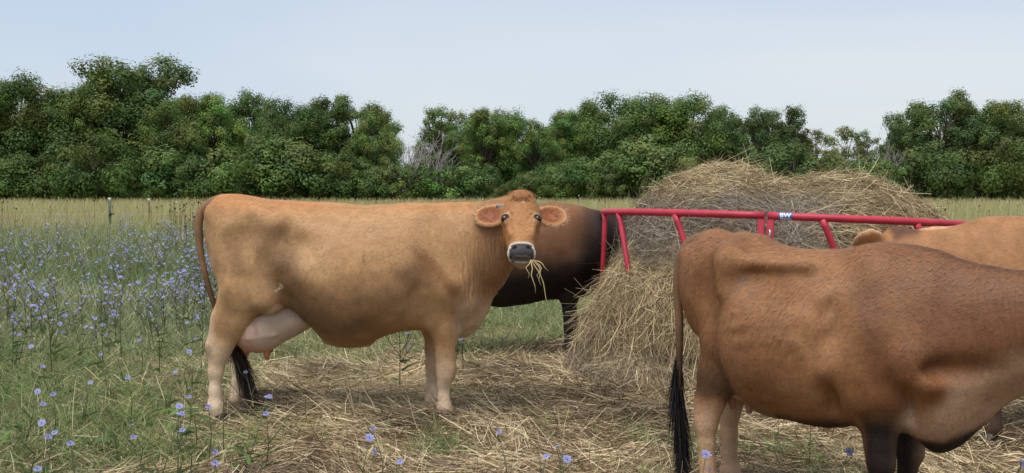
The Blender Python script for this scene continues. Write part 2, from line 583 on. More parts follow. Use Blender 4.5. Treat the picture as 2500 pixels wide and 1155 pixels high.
# ---------------------------------------------------------------- trees
def leaf_quads(P, N, size, col, rng):
    n = len(P)
    t = np.cross(N, rng.normal(size=(n, 3)) + 1e-6); t /= np.linalg.norm(t, axis=1, keepdims=True) + 1e-9
    b = np.cross(N, t)
    s = np.broadcast_to(size, n)[:, None]
    V = np.stack([P - t * s * 0.55, P - b * s * 0.34 + N * s * 0.08, P + t * s * 0.6, P + b * s * 0.34 + N * s * 0.08], 1).reshape(-1, 3)
    F = np.arange(n * 4).reshape(n, 4)
    return V, F, np.repeat(col, 4, axis=0)

def tree_meshes(kind, seed, H, Rr, base, nl, lr, nleaf, leaf=(0.15, 0.26), col=(0.046, 0.082, 0.026), low=0.15):
    rng = np.random.default_rng(seed)
    cz = H * (low + 1) / 2; rz = H * (1 - low) / 2
    lobes = []
    tries = 0
    while len(lobes) < nl and tries < 4000:
        tries += 1
        d = rng.normal(size=3); d /= np.linalg.norm(d)
        q = rng.uniform(0.35, 0.98) ** 0.6
        p = np.array([d[0] * Rr * q, d[1] * Rr * q, cz + d[2] * rz * q])
        r = rng.uniform(*lr)
        if p[2] + r * 0.7 > H: p[2] = H - r * 0.7
        if p[2] - r * 0.6 < 0.2: p[2] = 0.2 + r * 0.6
        if all(np.linalg.norm(p - l[0]) > 0.42 * (r + l[1]) for l in lobes):
            lobes.append((p, r))
    Ps, Ns, Cs, Ss = [], [], [], []
    tot = sum(l[1] ** 2 for l in lobes)
    for p, r in lobes:
        n = int(nleaf * r * r / tot)
        # every lobe is itself a bunch of twig clumps
        nc = max(7, int(16 * r))
        cd = rng.normal(size=(nc, 3)); cd[:, 2] += 0.25; cd /= np.linalg.norm(cd, axis=1, keepdims=True)
        cp = p + cd * r * rng.uniform(0.45, 1.0, (nc, 1)) * np.array([1, 1, 0.8])
        k = rng.integers(0, nc, n)
        off = np.clip(rng.normal(size=(n, 3)), -1.7, 1.7) * r * 0.30
        P = cp[k] + off
        N = off / (np.linalg.norm(off, axis=1, keepdims=True) + 1e-6) * 0.8 + cd[k] * 1.0 + np.array([0, 0, 0.5]) + rng.normal(size=(n, 3)) * 0.24
        N /= np.linalg.norm(N, axis=1, keepdims=True)
        tone = rng.uniform(0.78, 1.25)
        c = np.array(col) * tone * np.array([rng.uniform(0.85, 1.3), 1, rng.uniform(0.7, 1.1)])
        cc = c * (rng.uniform(0.85, 1.15, (nc, 1))[k]) * rng.uniform(0.92, 1.08, (n, 1))
        Ps.append(P); Ns.append(N); Cs.append(cc); Ss.append(rng.uniform(leaf[0], leaf[1], n))
    V, F, C = leaf_quads(np.concatenate(Ps), np.concatenate(Ns), np.concatenate(Ss), np.concatenate(Cs), rng)
    crown = mesh('crown', V, F, C, smooth=False)
    parts = []
    top = np.array([rng.normal() * 0.3, rng.normal() * 0.3, H * 0.72])
    fork = np.array([rng.normal() * 0.15, rng.normal() * 0.15, H * max(0.22, low * 0.9)])
    parts.append(tube([(0, 0, -0.1), (base * 0.2, 0, 0.25 * fork[2]), fork, (fork + top) / 2 + rng.normal(size=3) * 0.2, top], [base * 1.35, base, base * 0.8, base * 0.5, base * 0.12], 7))
    for p, r in lobes:
        if rng.random() < 0.85:
            t = rng.uniform(0.0, 0.75)
            s0 = fork + (top - fork) * t
            if s0[2] > p[2] - 0.1: s0 = fork * (0.75 if p[2] < fork[2] else 1)
            rb = base * (0.42 - 0.25 * t)
            mid = (s0 + p) / 2 + np.array([0, 0, 0.12 * np.linalg.norm(p - s0)]) + rng.normal(size=3) * 0.15
            parts.append(tube([s0, mid, p, p + (p - mid) * 0.5 + rng.normal(size=3) * 0.2], [rb, rb * 0.7, rb * 0.35, rb * 0.08], 5))
    V, F, _ = join(parts)
    trunk = mesh('trunk', V, F)
    return trunk, crown

def dead_tree_meshes(seed, H):
    rng = np.random.default_rng(seed)
    trunk, twigs = [], []
    def grow(p, d, L, r, lev):
        mid = p + d * L * 0.5 + rng.normal(size=3) * L * 0.04
        q = p + d * L + rng.normal(size=3) * L * 0.05
        (trunk if lev == 0 else twigs).append(tube([p, mid, q], [r, r * 0.8, r * 0.55], 4 if lev else 7))
        if lev >= 4 or r < 0.012: return
        for _ in range(3 if lev < 3 else 2):
            nd = d + rng.normal(size=3) * 0.42 + np.array([0, 0, 0.25])
            grow(p + (q - p) * rng.uniform(0.55, 1.0), unit(nd), L * rng.uniform(0.55, 0.8), r * 0.55, lev + 1)
    grow(np.array([0, 0, -0.1]), np.array([0, 0, 1.0]), H * 0.36, 0.17, 0)
    for k in range(3):
        grow(np.array([0.2 * k - 0.2, 0.1, 0]), unit((rng.normal() * 0.2, rng.normal() * 0.2, 1)), H * 0.33, 0.11, 1)
    a = join(trunk); b = join(twigs)
    return mesh('trunk', a[0], a[1]), mesh('branches', b[0], b[1])

def unit(v):
    v = np.array(v, float)
    return v / np.linalg.norm(v)

m, n_, l_, b_ = newmat('tree_foliage')
at = n_.new('ShaderNodeAttribute'); at.attribute_name = 'Col'
oi = n_.new('ShaderNodeObjectInfo')
mr = n_.new('ShaderNodeMapRange'); mr.inputs['To Min'].default_value = 0.78; mr.inputs['To Max'].default_value = 1.28
l_.new(oi.outputs['Random'], mr.inputs['Value'])
vm = n_.new('ShaderNodeVectorMath'); vm.operation = 'SCALE'
l_.new(at.outputs['Color'], vm.inputs[0]); l_.new(mr.outputs['Result'], vm.inputs['Scale'])
mu = n_.new('ShaderNodeMath'); mu.operation = 'MULTIPLY_ADD'; mu.inputs[1].default_value = 7.31; mu.inputs[2].default_value = 0.0
fr = n_.new('ShaderNodeMath'); fr.operation = 'FRACT'
l_.new(oi.outputs['Random'], mu.inputs[0]); l_.new(mu.outputs[0], fr.inputs[0])
hm = n_.new('ShaderNodeMapRange'); hm.inputs['To Min'].default_value = 0.485; hm.inputs['To Max'].default_value = 0.515
l_.new(fr.outputs[0], hm.inputs['Value'])
hsv = n_.new('ShaderNodeHueSaturation'); hsv.inputs['Saturation'].default_value = 0.95
l_.new(hm.outputs['Result'], hsv.inputs['Hue']); l_.new(vm.outputs['Vector'], hsv.inputs['Color'])
l_.new(hsv.outputs['Color'], b_.inputs['Base Color'])
b_.inputs['Roughness'].default_value = 0.55; b_.inputs['Specular IOR Level'].default_value = 0.12
tr = n_.new('ShaderNodeBsdfTranslucent'); l_.new(hsv.outputs['Color'], tr.inputs['Color'])
mxs = n_.new('ShaderNodeMixShader'); mxs.inputs['Fac'].default_value = 0.32
l_.new(b_.outputs['BSDF'], mxs.inputs[1]); l_.new(tr.outputs['BSDF'], mxs.inputs[2]); l_.new(mxs.outputs['Shader'], n_['Material Output'].inputs['Surface'])
M['foliage'] = m

PROTO = {}
def proto(key, *a, **k):
    t, c = tree_meshes(*a, **k)
    t.materials.append(M['bark']); c.materials.append(M['foliage'])
    PROTO[key] = (t, c, a[2])
proto('broad1', 'b', 101, 12.0, 4.0, 0.28, 75, (0.8, 1.5), 36000, low=0.0, col=(0.106, 0.177, 0.049))
proto('broad2', 'b', 102, 12.0, 4.3, 0.28, 80, (0.75, 1.4), 36000, low=0.0, col=(0.129, 0.196, 0.049))
proto('tall1', 't', 103, 13.0, 3.2, 0.26, 75, (0.7, 1.3), 33000, low=0.02, col=(0.100, 0.167, 0.054))
proto('tall2', 't', 104, 13.0, 3.5, 0.26, 75, (0.65, 1.25), 33000, low=0.02, col=(0.145, 0.217, 0.054))
proto('oak1', 'o', 105, 12.0, 4.7, 0.33, 72, (0.65, 1.2), 33000, low=0.05, col=(0.115, 0.177, 0.057))
proto('oak2', 'o', 106, 12.0, 4.3, 0.33, 62, (0.6, 1.15), 27000, low=0.08, col=(0.102, 0.166, 0.057))
proto('airy1', 'a', 107, 9.0, 3.2, 0.16, 52, (0.38, 0.75), 9500, low=0.15, col=(0.192, 0.229, 0.094), leaf=(0.13, 0.22))
proto('airy2', 'a', 108, 9.0, 2.6, 0.15, 44, (0.35, 0.7), 6500, low=0.18, col=(0.160, 0.206, 0.085), leaf=(0.13, 0.22))
proto('shrub1', 's', 109, 4.2, 2.4, 0.10, 34, (0.5, 0.95), 11000, low=0.0, col=(0.106, 0.181, 0.059), leaf=(0.13, 0.22))
proto('shrub2', 's', 110, 4.2, 2.8, 0.10, 38, (0.5, 0.9), 12000, low=0.0, col=(0.119, 0.185, 0.056), leaf=(0.13, 0.22))
proto('shrub3', 's', 111, 3.4, 1.9, 0.10, 24, (0.45, 0.85), 5500, low=0.0, col=(0.129, 0.237, 0.059), leaf=(0.13, 0.22))
_dt, _db = dead_tree_meshes(120, 9.5)
_dt.materials.append(M['deadwood']); _db.materials.append(M['deadwood'])

def plant_tree(name, key, px, top, d, label, cat, group, wide=1.0, rot=None):
    t, c, H = PROTO[key]
    e = empty(name, (PX(px, d), d, 0), random.uniform(0, 6.28) if rot is None else rot)
    hh = CAMH + (YH - top) / FPX * d
    s = hh / H
    for nm, me in (('trunk', t), ('crown', c)):
        o = obj(nm, me, None, e)
        o.scale = (s * wide, s * wide, s)
    tag(e, label, cat, group)
    return e

TREES = [
 # px, top row, depth, mesh, width, label
 (-70, 175, 116, 'tall1', 1.2, 'tree at the left end of the tree line, cut by the photo edge'),
 (45, 180, 112, 'broad1', 1.05, 'rounded green tree, first whole crown at the left of the tree line'),
 (140, 212, 114, 'broad2', 1.0, 'lower tree between the leftmost crown and the tallest tree'),
 (262, 146, 118, 'broad2', 1.15, 'pale green crown forming the left half of the tallest mass of trees'),
 (345, 143, 120, 'oak1', 1.25, 'tallest tree, broad loose crown above the fence posts'),
 (430, 232, 110, 'broad2', 0.95, 'tree on the right shoulder of the tallest tree'),
 (530, 222, 112, 'tall2', 0.95, 'light green tree above the rump of the fawn cow'),
 (615, 208, 122, 'tall1', 1.0, 'dark pointed tree rising behind the light green tree left of centre'),
 (665, 232, 118, 'tall1', 0.8, 'narrow dark tree beside the dark pointed one'),
 (735, 246, 112, 'broad1', 0.95, 'dense tree above the middle of the fawn cow'),
 (800, 240, 116, 'oak2', 0.95, 'tree with a ragged top left of the bare tree'),
 (875, 236, 114, 'oak1', 1.0, 'wide tree immediately left of the bare tree'),
 (915, 262, 111, 'broad2', 0.75, 'low green tree whose crown leans on the bare tree'),
 (1085, 263, 120, 'oak2', 0.95, 'half thinned tree immediately right of the bare tree'),
 (1185, 258, 112, 'tall2', 1.0, 'tree with knobbly top above the head of the fawn cow'),
 (1235, 266, 115, 'broad1', 0.95, 'tree just right above the head of the fawn cow'),
 (1310, 290, 112, 'broad2', 0.9, 'lowest crown between the head of the fawn cow and the hay'),
 (1385, 262, 119, 'tall2', 0.95, 'pale tree left of the large dark central crown'),
 (1430, 238, 122, 'tall2', 0.8, 'slender pale tree standing above its neighbours left of the hay'),
 (1530, 228, 114, 'broad1', 1.1, 'large dark crown above the left end of the hay'),
 (1600, 232, 117, 'broad2', 1.0, 'dark tree above the left part of the hay'),
 (1680, 230, 115, 'broad1', 1.1, 'big round tree above the hay top'),
 (1760, 250, 119, 'tall1', 0.9, 'tree on the right shoulder of the big round one over the hay'),
 (1835, 266, 114, 'oak1', 0.85, 'loose tree above the middle of the hay'),
 (1915, 262, 116, 'oak2', 0.95, 'last full tree before the thin gap in the tree line'),
 (1990, 305, 118, 'airy1', 1.1, 'thin tree at the left of the gap in the tree line'),
 (2060, 300, 121, 'airy1', 1.0, 'thin yellowish tree in the middle of the gap'),
 (2120, 318, 119, 'airy2', 1.1, 'wispy tree with sky showing through in the gap'),
 (2215, 270, 114, 'oak2', 0.85, 'first tree right of the gap in the tree line'),
 (2300, 222, 116, 'oak1', 1.05, 'tallest tree right of the gap'),
 (2375, 238, 118, 'tall1', 1.0, 'tree beside the tallest one on the right'),
 (2440, 246, 114, 'oak2', 1.05, 'open tree with sky holes near the right edge'),
 (2515, 240, 116, 'oak1', 1.1, 'tree cut by the right edge of the photo'),
]
for (px, top, d, key, wd, lab) in TREES:
    plant_tree('tree', key, px, top, d, lab, 'tree', 'trees along the far edge of the field', wd)
_rt = random.Random(5)
# second rank, seen only as depth between the front crowns
for px in list(range(-120, 960, 95)) + list(range(1110, 1900, 95)) + [2230, 2330, 2430, 2540]:
    plant_tree('background_tree', _rt.choice(['broad1', 'tall1', 'broad2', 'oak1']), px + _rt.uniform(-20, 20), _rt.uniform(290, 330), 132 + _rt.uniform(-4, 6),
               'dark tree in the second rank, seen between the front trees', 'tree', 'second rank of trees', _rt.uniform(1.1, 1.35))
SHR = [('shrub2', -60, 380), ('shrub1', 30, 395), ('shrub2', 95, 420), ('shrub3', 178, 402), ('shrub2', 235, 385), ('shrub1', 300, 405), ('shrub2', 372, 390), ('shrub1', 440, 395), ('shrub2', 505, 385), ('shrub1', 570, 395),
       ('shrub2', 640, 385), ('shrub1', 710, 360), ('shrub3', 770, 390), ('shrub2', 840, 380), ('shrub1', 905, 352), ('shrub2', 985, 365), ('shrub1', 1045, 395), ('shrub3', 1095, 438), ('shrub1', 1165, 400), ('shrub2', 1225, 405),
       ('shrub1', 1290, 410), ('shrub2', 1345, 395), ('shrub1', 1410, 400), ('shrub2', 1480, 385), ('shrub1', 1560, 380), ('shrub2', 1640, 385), ('shrub1', 1720, 390), ('shrub2', 1800, 380), ('shrub1', 1870, 385), ('shrub2', 1930, 400),
       ('shrub1', 2000, 415), ('shrub2', 2075, 425), ('shrub1', 2150, 410), ('shrub2', 2215, 395), ('shrub1', 2280, 385), ('shrub2', 2345, 390), ('shrub1', 2410, 380), ('shrub2', 2470, 390), ('shrub1', 2530, 385)]
ORD = ['first', 'second', 'third', 'fourth', 'fifth', 'sixth', 'seventh', 'eighth', 'ninth', 'tenth', 'eleventh', 'twelfth', 'thirteenth']
_rs = random.Random(9)
for i, (key, px, top) in enumerate(SHR):
    top += _rs.uniform(-60, 55)
    if key == 'shrub3' or 900 < px < 1100: top = max(top, 400)
    if i < 13: lab = '%s bush from the left edge under the trees' % ORD[i]
    elif i < 26: lab = '%s bush rightwards from the bare tree, under the trees' % ORD[i - 13]
    else: lab = '%s bush from the right edge under the trees' % ORD[len(SHR) - 1 - i]
    if key == 'shrub3': lab = lab.replace(' bush', ' bush, small and bright green,', 1)
    plant_tree('bush', key, px, top, 107 + _rt.uniform(-2, 1.5), lab, 'bush', 'bushes at the foot of the tree line', _rt.uniform(0.9, 1.25))
# the bare tree left of centre and a small one in the gap
for px, top, d, lab in ((1000, 266, 105.5, 'bare grey dead tree standing in the dip left of centre'), (1052, 292, 106.0, 'second bare tree with dark limbs beside the dead grey one'), (2168, 300, 108, 'small leafless tree at the right of the gap')):
    e = empty('bare_tree', (PX(px, d), d, 0), px * 0.1)
    s = (CAMH + (YH - top) / FPX * d) / 9.5
    for nm, me in (('trunk', _dt), ('branches', _db)):
        o = obj(nm, me, None, e); o.scale = (s, s, s)
    tag(e, lab, 'tree', 'bare trees')

# ---------------------------------------------------------------- field grass beyond the cattle
def field_grass():
    rng = np.random.default_rng(77)
    n = 135000
    y = 13.0 * (108 / 13.0) ** (rng.random(n) ** 1.05)
    x = (rng.random(n) - 0.5) * 1.5 * y + 0.02 * y
    P = np.stack([x, y, gz(x, y)], 1)
    nn = fbm(P * np.array([1, 1, 0]), 0.30, 81)
    n3 = fbm(P * np.array([1, 0.4, 0]), 0.9, 82)
    far = sstep(22, 34, y + 8 * (nn - 0.5))
    L = (0.22 + 0.30 * rng.random(n)) * (1 - far) + (0.45 + 0.42 * rng.random(n)) * far
    L = L * (0.75 + 0.5 * nn)
    wd = 0.006 + 0.00034 * y
    d = np.stack([rng.normal(0, 0.28, n), rng.normal(0, 0.28, n), np.ones(n)], 1)
    d /= np.linalg.norm(d, axis=1, keepdims=True)
    bend = np.stack([rng.normal(0, 0.28, n), rng.normal(0, 0.28, n), -0.15 * rng.random(n)], 1)
    pale = np.array([0.52, 0.48, 0.26]); green = np.array([0.30, 0.36, 0.145]); red = np.array([0.36, 0.21, 0.12]); dk = np.array([0.12, 0.165, 0.06])
    k = np.clip(rng.random(n) * 0.8 + 1.6 * (n3 - 0.5) + 0.9 * (nn - 0.45), 0, 1)[:, None]
    cf = pale * k + green * (1 - k)
    rd = (sstep(0.60, 0.72, n3) * 0.5)[:, None]
    cf = cf * (1 - rd) + red * rd
    kn = np.clip(rng.random(n) * 0.8 + 0.5 * (nn - 0.5), 0, 1)[:, None]
    cn = (green * 0.85 * kn + dk * (1 - kn))
    c = cn * (1 - far[:, None]) + cf * far[:, None]
    c *= rng.uniform(0.75, 1.25, (n, 1))
    tipc = c * (1 - 0.5 * far[:, None]) + np.array([0.36, 0.26, 0.15]) * 0.5 * far[:, None]
    wdv = np.stack([np.ones(n), rng.normal(0, 0.5, n), np.zeros(n)], 1)
    near = y < 24
    g = lambda m_, sg: ribbons(P[m_], d[m_], L[m_], wd[m_], bend[m_], c[m_], seg=sg, wdir=wdv[m_], rng=rng, tip=0.3, tipcol=tipc[m_])
    return join([g(near, 2), g(~near, 1)])
v, f, c = field_grass()
tag(obj('field_grass', mesh('field_grass', v, f, c), M['grass']), 'tall pale green and straw coloured grass of the far field', 'grass', kind='stuff')

# brown seed heads and white umbels over the field
def seed_heads():
    rng = np.random.default_rng(78)
    parts = []
    n = 380
    y = 20 * (100 / 20) ** rng.random(n)
    x = (rng.random(n) - 0.5) * 1.25 * y
    a = rng.random(n) < 0.14                       # a cluster left behind the fawn cow's tail
    y[a] = rng.uniform(19, 33, a.sum()); x[a] = PX(rng.normal(455, 45, a.sum()), y[a])
    h = rng.uniform(0.65, 1.12, n) * np.where(y > 60, 0.95, 1)
    P = np.stack([x, y, np.zeros(n)], 1)
    d = np.stack([rng.normal(0, 0.06, n), rng.normal(0, 0.06, n), np.ones(n)], 1)
    white = rng.random(n) < 0.25
    white[a] = rng.random(a.sum()) < 0.1
    col = np.where(white[:, None], np.array([[0.16, 0.20, 0.08]]), np.array([[0.20, 0.15, 0.08]]))
    parts.append(ribbons(P, d, h, 0.005 + 0.00022 * y, np.zeros((n, 3)), col, seg=1, rng=rng, tip=0.8, wdir=np.tile([1.0, 0.2, 0], (n, 1))))
    # heads: three crossed petals of geometry each
    tipP = P + d * h[:, None]
    hc = np.where(white[:, None], np.array([[0.62, 0.60, 0.52]]), np.array([[0.10, 0.06, 0.035]]))
    for k in range(4):
        N = rng.normal(size=(n, 3)); N[:, 2] += 0.5; N /= np.linalg.norm(N, axis=1, keepdims=True)
        parts.append(leaf_quads(tipP + rng.normal(size=(n, 3)) * 0.01, N, 0.030 + 0.0006 * y, hc, rng))
    return join(parts)
v, f, c = seed_heads()
tag(obj('dried_seed_heads', mesh('dried_seed_heads', v, f, c, smooth=False), M['grass']), 'dark brown dried seed heads and pale umbels scattered over the field', 'seed heads', kind='stuff')

# ---------------------------------------------------------------- fence
def post(px, ytop, ybase, wpx, kind, label):
    # height and depth from the rows of its foot and top
    d = GD(ybase); x = PX(px, d); h = CAMH - (ytop - YH) / FPX * d
    e = empty('fence_post', (x, d, 0))
    tag(e, label, 'fence post', 'fence posts in the field')
    r = wpx / 2 / FPX * d
    if kind == 'T':
        v1 = boxm((0, 0, h / 2 - 0.1), (r, 0.006, h / 2 + 0.1)); v2 = boxm((0, 0.022, h / 2 - 0.1), (0.006, 0.016, h / 2 + 0.1))
        V, F, _ = join([v1, v2]); obj('shaft', mesh('shaft', V, F, smooth=False), M['postgreen'], e)
        V, F = boxm((0, 0.008, h - 0.045), (r * 1.05, 0.016, 0.05)); obj('cap', mesh('cap', V, F, smooth=False), M['postwhite'], e)
        V, F, _ = join([boxm((0.02, -0.03, h * 0.55), (0.035, 0.03, 0.04)), boxm((0.09, -0.03, h * 0.56), (0.06, 0.02, 0.022))])
        obj('insulator', mesh('insulator', V, F, smooth=False), M['black'], e)
    else:
        V, F = tube([(0, 0, -0.1), (0.01, 0, h * 0.5), (-0.004, 0, h - 0.02), (0, 0, h)], [r, r * 0.95, r * 0.9, r * 0.6], 8)
        obj('shaft', mesh('shaft', V, F), M['postwood'], e)
        V, F = tube([(0, 0, h - 0.10), (0, 0, h + 0.004)], [r * 1.1, r * 1.05], 8); obj('cap', mesh('cap', V, F), M['postwhite'], e)
        V, F = boxm((0.03, -0.03, h * 0.5), (0.03, 0.02, 0.035)); obj('insulator', mesh('insulator', V, F, smooth=False), M['black'], e)
    return x, d, h
p1 = post(268, 483, 572, 6.5, 'T', 'green metal fence post with pale top and black insulator, left of the two')
p2 = post(364, 485, 562, 5.5, 'W', 'thin brown wooden fence post with pale top, right of the two')
wz = p1[2] * 0.55
pts = [(p1[0] - 26, p1[1] + 3.0, wz - 0.04), (p1[0] - 13, p1[1] + 1.5, wz - 0.09), (p1[0], p1[1] - 0.04, wz), ((p1[0] + p2[0]) / 2, (p1[1] + p2[1]) / 2, wz - 0.03), (p2[0], p2[1] - 0.06, p2[2] * 0.5), (p2[0] + 14, p2[1] + 4, wz - 0.06)]
V, F = tube(pts, [0.0042] * 6, 5)
tag(obj('fence_wire', mesh('fence_wire', V, F), M['wire']), 'pale fence wire running past the two posts across the field', 'wire')
# ---------------------------------------------------------------- cattle
def unit(v):
    v = np.array(v, float)
    return v / np.linalg.norm(v)

HEAD_T  = [-0.035, 0.0, 0.05, 0.11, 0.175, 0.24, 0.31, 0.37, 0.42, 0.445, 0.458]
HEAD_W  = [0.050, 0.080, 0.101, 0.109, 0.112, 0.103, 0.088, 0.077, 0.075, 0.066, 0.045]
HEAD_F  = [0.000, 0.022, 0.034, 0.040, 0.040, 0.036, 0.034, 0.032, 0.030, 0.020, 0.002]
HEAD_B  = [-0.05, -0.09, -0.12, -0.15, -0.185, -0.185, -0.15, -0.115, -0.10, -0.09, -0.07]

def head_into(fd, O, a, n, ears=True, ear_up=0.0, hs=1.0, ear_t=0.110):
    """head: O poll, a poll->muzzle, n face normal"""
    a = unit(a); n = np.array(n, float); n = unit(n - a * (n @ a)); s = np.cross(n, a)
    O = np.array(O, float)
    def loc(t, u, w): return O + (a * t + s * u + n * w) * hs
    def fn(X, Y, Z):
        dx, dy, dz = (X - O[0]) / hs, (Y - O[1]) / hs, (Z - O[2]) / hs
        t = dx * a[0] + dy * a[1] + dz * a[2]
        u = dx * s[0] + dy * s[1] + dz * s[2]
        w = dx * n[0] + dy * n[1] + dz * n[2]
        hw = spl(HEAD_T, HEAD_W, t); wf = spl(HEAD_T, HEAD_F, t); wb = spl(HEAD_T, HEAD_B, t)
        wc = wf * 0.45 + wb * 0.55
        # the back of the jaw is narrower than the face
        hw = hw * (1 - 0.28 * sstep(0.0, 1.0, (wc - w) / (wc - wb + 1e-6)))
        hd = np.where(w > wc, wf - wc, wc - wb)
        e = 2.5
        q = ((np.abs(u) / hw) ** e + (np.abs(w - wc) / hd) ** e) ** (1 / e)
        d = (q - 1) * np.minimum(hw, hd) * 0.9
        ex = np.maximum(np.maximum(HEAD_T[0] - t, t - HEAD_T[-1]), 0)
        return np.where(ex > 0, np.sqrt(np.maximum(d, 0) ** 2 + ex ** 2) + np.minimum(d, 0) * 0, d) * hs
    c = loc(0.22, 0, -0.07)
    fd.add(c - 0.33 * hs, c + 0.33 * hs, fn, 0.03)
    A = [s, a, n]
    h = hs
    fd.ell(loc(-0.012, 0, -0.015), A, np.array([0.062, 0.034, 0.05]) * h, 0.03)            # poll tuft
    fd.ell(loc(0.440, 0, -0.075), A, np.array([0.038, 0.026, 0.04]) * h, 0.02)             # chin
    fd.ell(loc(0.408, 0, -0.012), A, np.array([0.082, 0.046, 0.056]) * h, 0.02)             # muzzle
    for g in (-1, 1):
        fd.ell(loc(0.178, g * 0.086, 0.004), A, np.array([0.034, 0.036, 0.032]) * h, 0.02)  # eye socket
        fd.cone(loc(0.150, g * 0.060, 0.034), loc(0.158, g * 0.108, 0.010), 0.012 * h, 0.011 * h, 0.012)  # upper lid and brow
        fd.cone(loc(0.20, g * 0.082, 0.026), loc(0.30, g * 0.060, 0.020), 0.014 * h, 0.010 * h, 0.03)      # cheek ridge
        fd.ell(loc(0.180, g * 0.107, 0.022), A, np.array([0.020, 0.017, 0.019]) * h, 0.008, sub=True)       # eye opening
        fd.ell(loc(0.398, g * 0.043, 0.040), A, np.array([0.013, 0.013, 0.022]) * h, 0.008, sub=True)      # nostril
    fd.cone(loc(0.453, -0.070, -0.012), loc(0.453, 0.070, -0.012), 0.008 * h, 0.008 * h, 0.012, sub=True)    # lip line
    ef = []
    if ears:
        for g in (-1, 1):
            eu = ear_up[0 if g < 0 else 1] if isinstance(ear_up, tuple) else ear_up
            e = unit(s * g * 0.97 - a * (0.10 + eu) - n * 0.12)
            f = unit(n - e * (n @ e)); v = np.cross(f, e)
            b0 = loc(ear_t, g * 0.080, -0.055); tipc = b0 + e * 0.105 * h
            fd.cone(b0, b0 + e * 0.06 * h, 0.030 * h, 0.032 * h, 0.03)
            fd.ell(tipc, [e, v, f], np.array([0.098, 0.080, 0.030]) * h, 0.025)
            ef.append((tipc, e, v, f))
            fd.ell(tipc + f * 0.026 * h + e * 0.006, [e, v, f], np.array([0.084, 0.066, 0.032]) * h, 0.008, sub=True)
    return dict(O=O, a=a, n=n, s=s, hs=hs, ears=ef)

def head_coords(V, H):
    D = (V - H['O']) / H['hs']
    return D @ H['a'], D @ H['s'], D @ H['n']

def torso_into(fd, st, k=0.05):
    """st rows: x, ztop, zbot, half width, height fraction of the widest point, exponent"""
    st = np.array(st, float)
    x0, x1 = st[0, 0], st[-1, 0]
    def fn(X, Y, Z):
        x = X[:, 0, 0]
        zt, zb, hw, mf, e = [spl(st[:, 0], st[:, i], x).reshape(-1, 1, 1) for i in range(1, 6)]
        zc = zb + mf * (zt - zb)
        hd = np.where(Z > zc, zt - zc, zc - zb)
        ee = np.where(Z > zc, e, 2.15)
        q = ((np.abs(Y) / hw) ** ee + (np.abs(Z - zc) / hd) ** ee) ** (1 / ee)
        d = (q - 1) * np.minimum(hw, hd) * 0.9
        ex = np.maximum(np.maximum(x0 - X, X - x1), 0)
        return np.where(ex > 0, np.sqrt(np.maximum(d, 0) ** 2 + ex ** 2), d)
    m = st[:, 3].max()
    fd.add((x0, -m, st[:, 2].min()), (x1, m, st[:, 1].max()), fn, k)

def hoof_mesh():
    fd = Field(axis(-0.06, 0.12, 0.005), axis(-0.07, 0.07, 0.005), axis(-0.01, 0.09, 0.005))
    for g in (-1, 1):
        fd.cone((0.0, g * 0.021, 0.045), (0.035, g * 0.023, 0.022), 0.030, 0.022, 0.012, ls=0.75)
        fd.cone((-0.015, g * 0.021, 0.018), (0.055, g * 0.022, 0.012), 0.020, 0.013, 0.012, ls=0.9)
        fd.cone((-0.045, g * 0.018, 0.078), (-0.052, g * 0.018, 0.068), 0.012, 0.009, 0.004)
    fd.F = np.maximum(fd.F, -fd.ax[2].reshape(1, 1, -1))
    V, Q = fd.surface(1)
    return mesh('hoof', V, Q)

def strands(n, path, rad, length, col, rng, jitter=0.02, width=0.0032, along=1.0, spread=0.07):
    """hair leaving a curve"""
    path = np.array(path, float)
    s = np.linspace(0, 1, len(path))
    u = rng.random(n) ** 0.8
    P = np.stack([np.interp(u, s, path[:, i]) for i in range(3)], 1)
    T = np.stack([np.interp(np.clip(u + 0.03, 0, 1), s, path[:, i]) - np.interp(np.clip(u - 0.03, 0, 1), s, path[:, i]) for i in range(3)], 1)
    T /= np.linalg.norm(T, axis=1, keepdims=True) + 1e-9
    off = rng.normal(size=(n, 3)); off /= np.linalg.norm(off, axis=1, keepdims=True)
    r = np.interp(u, np.linspace(0, 1, len(rad)), rad)[:, None]
    P = P + off * r * rng.random((n, 1)) ** 0.5
    D = T * along + off * spread + rng.normal(size=(n, 3)) * 0.06
    D /= np.linalg.norm(D, axis=1, keepdims=True)
    L = length * (0.6 + 0.8 * rng.random(n))
    bend = np.array([0, 0, -0.18]) + rng.normal(size=(n, 3)) * 0.06
    c = np.array(col) * (0.5 + 1.6 * rng.random((n, 1)) ** 2)
    return ribbons(P, D, L, width, bend, c, seg=3, rng=rng, tip=0.3)

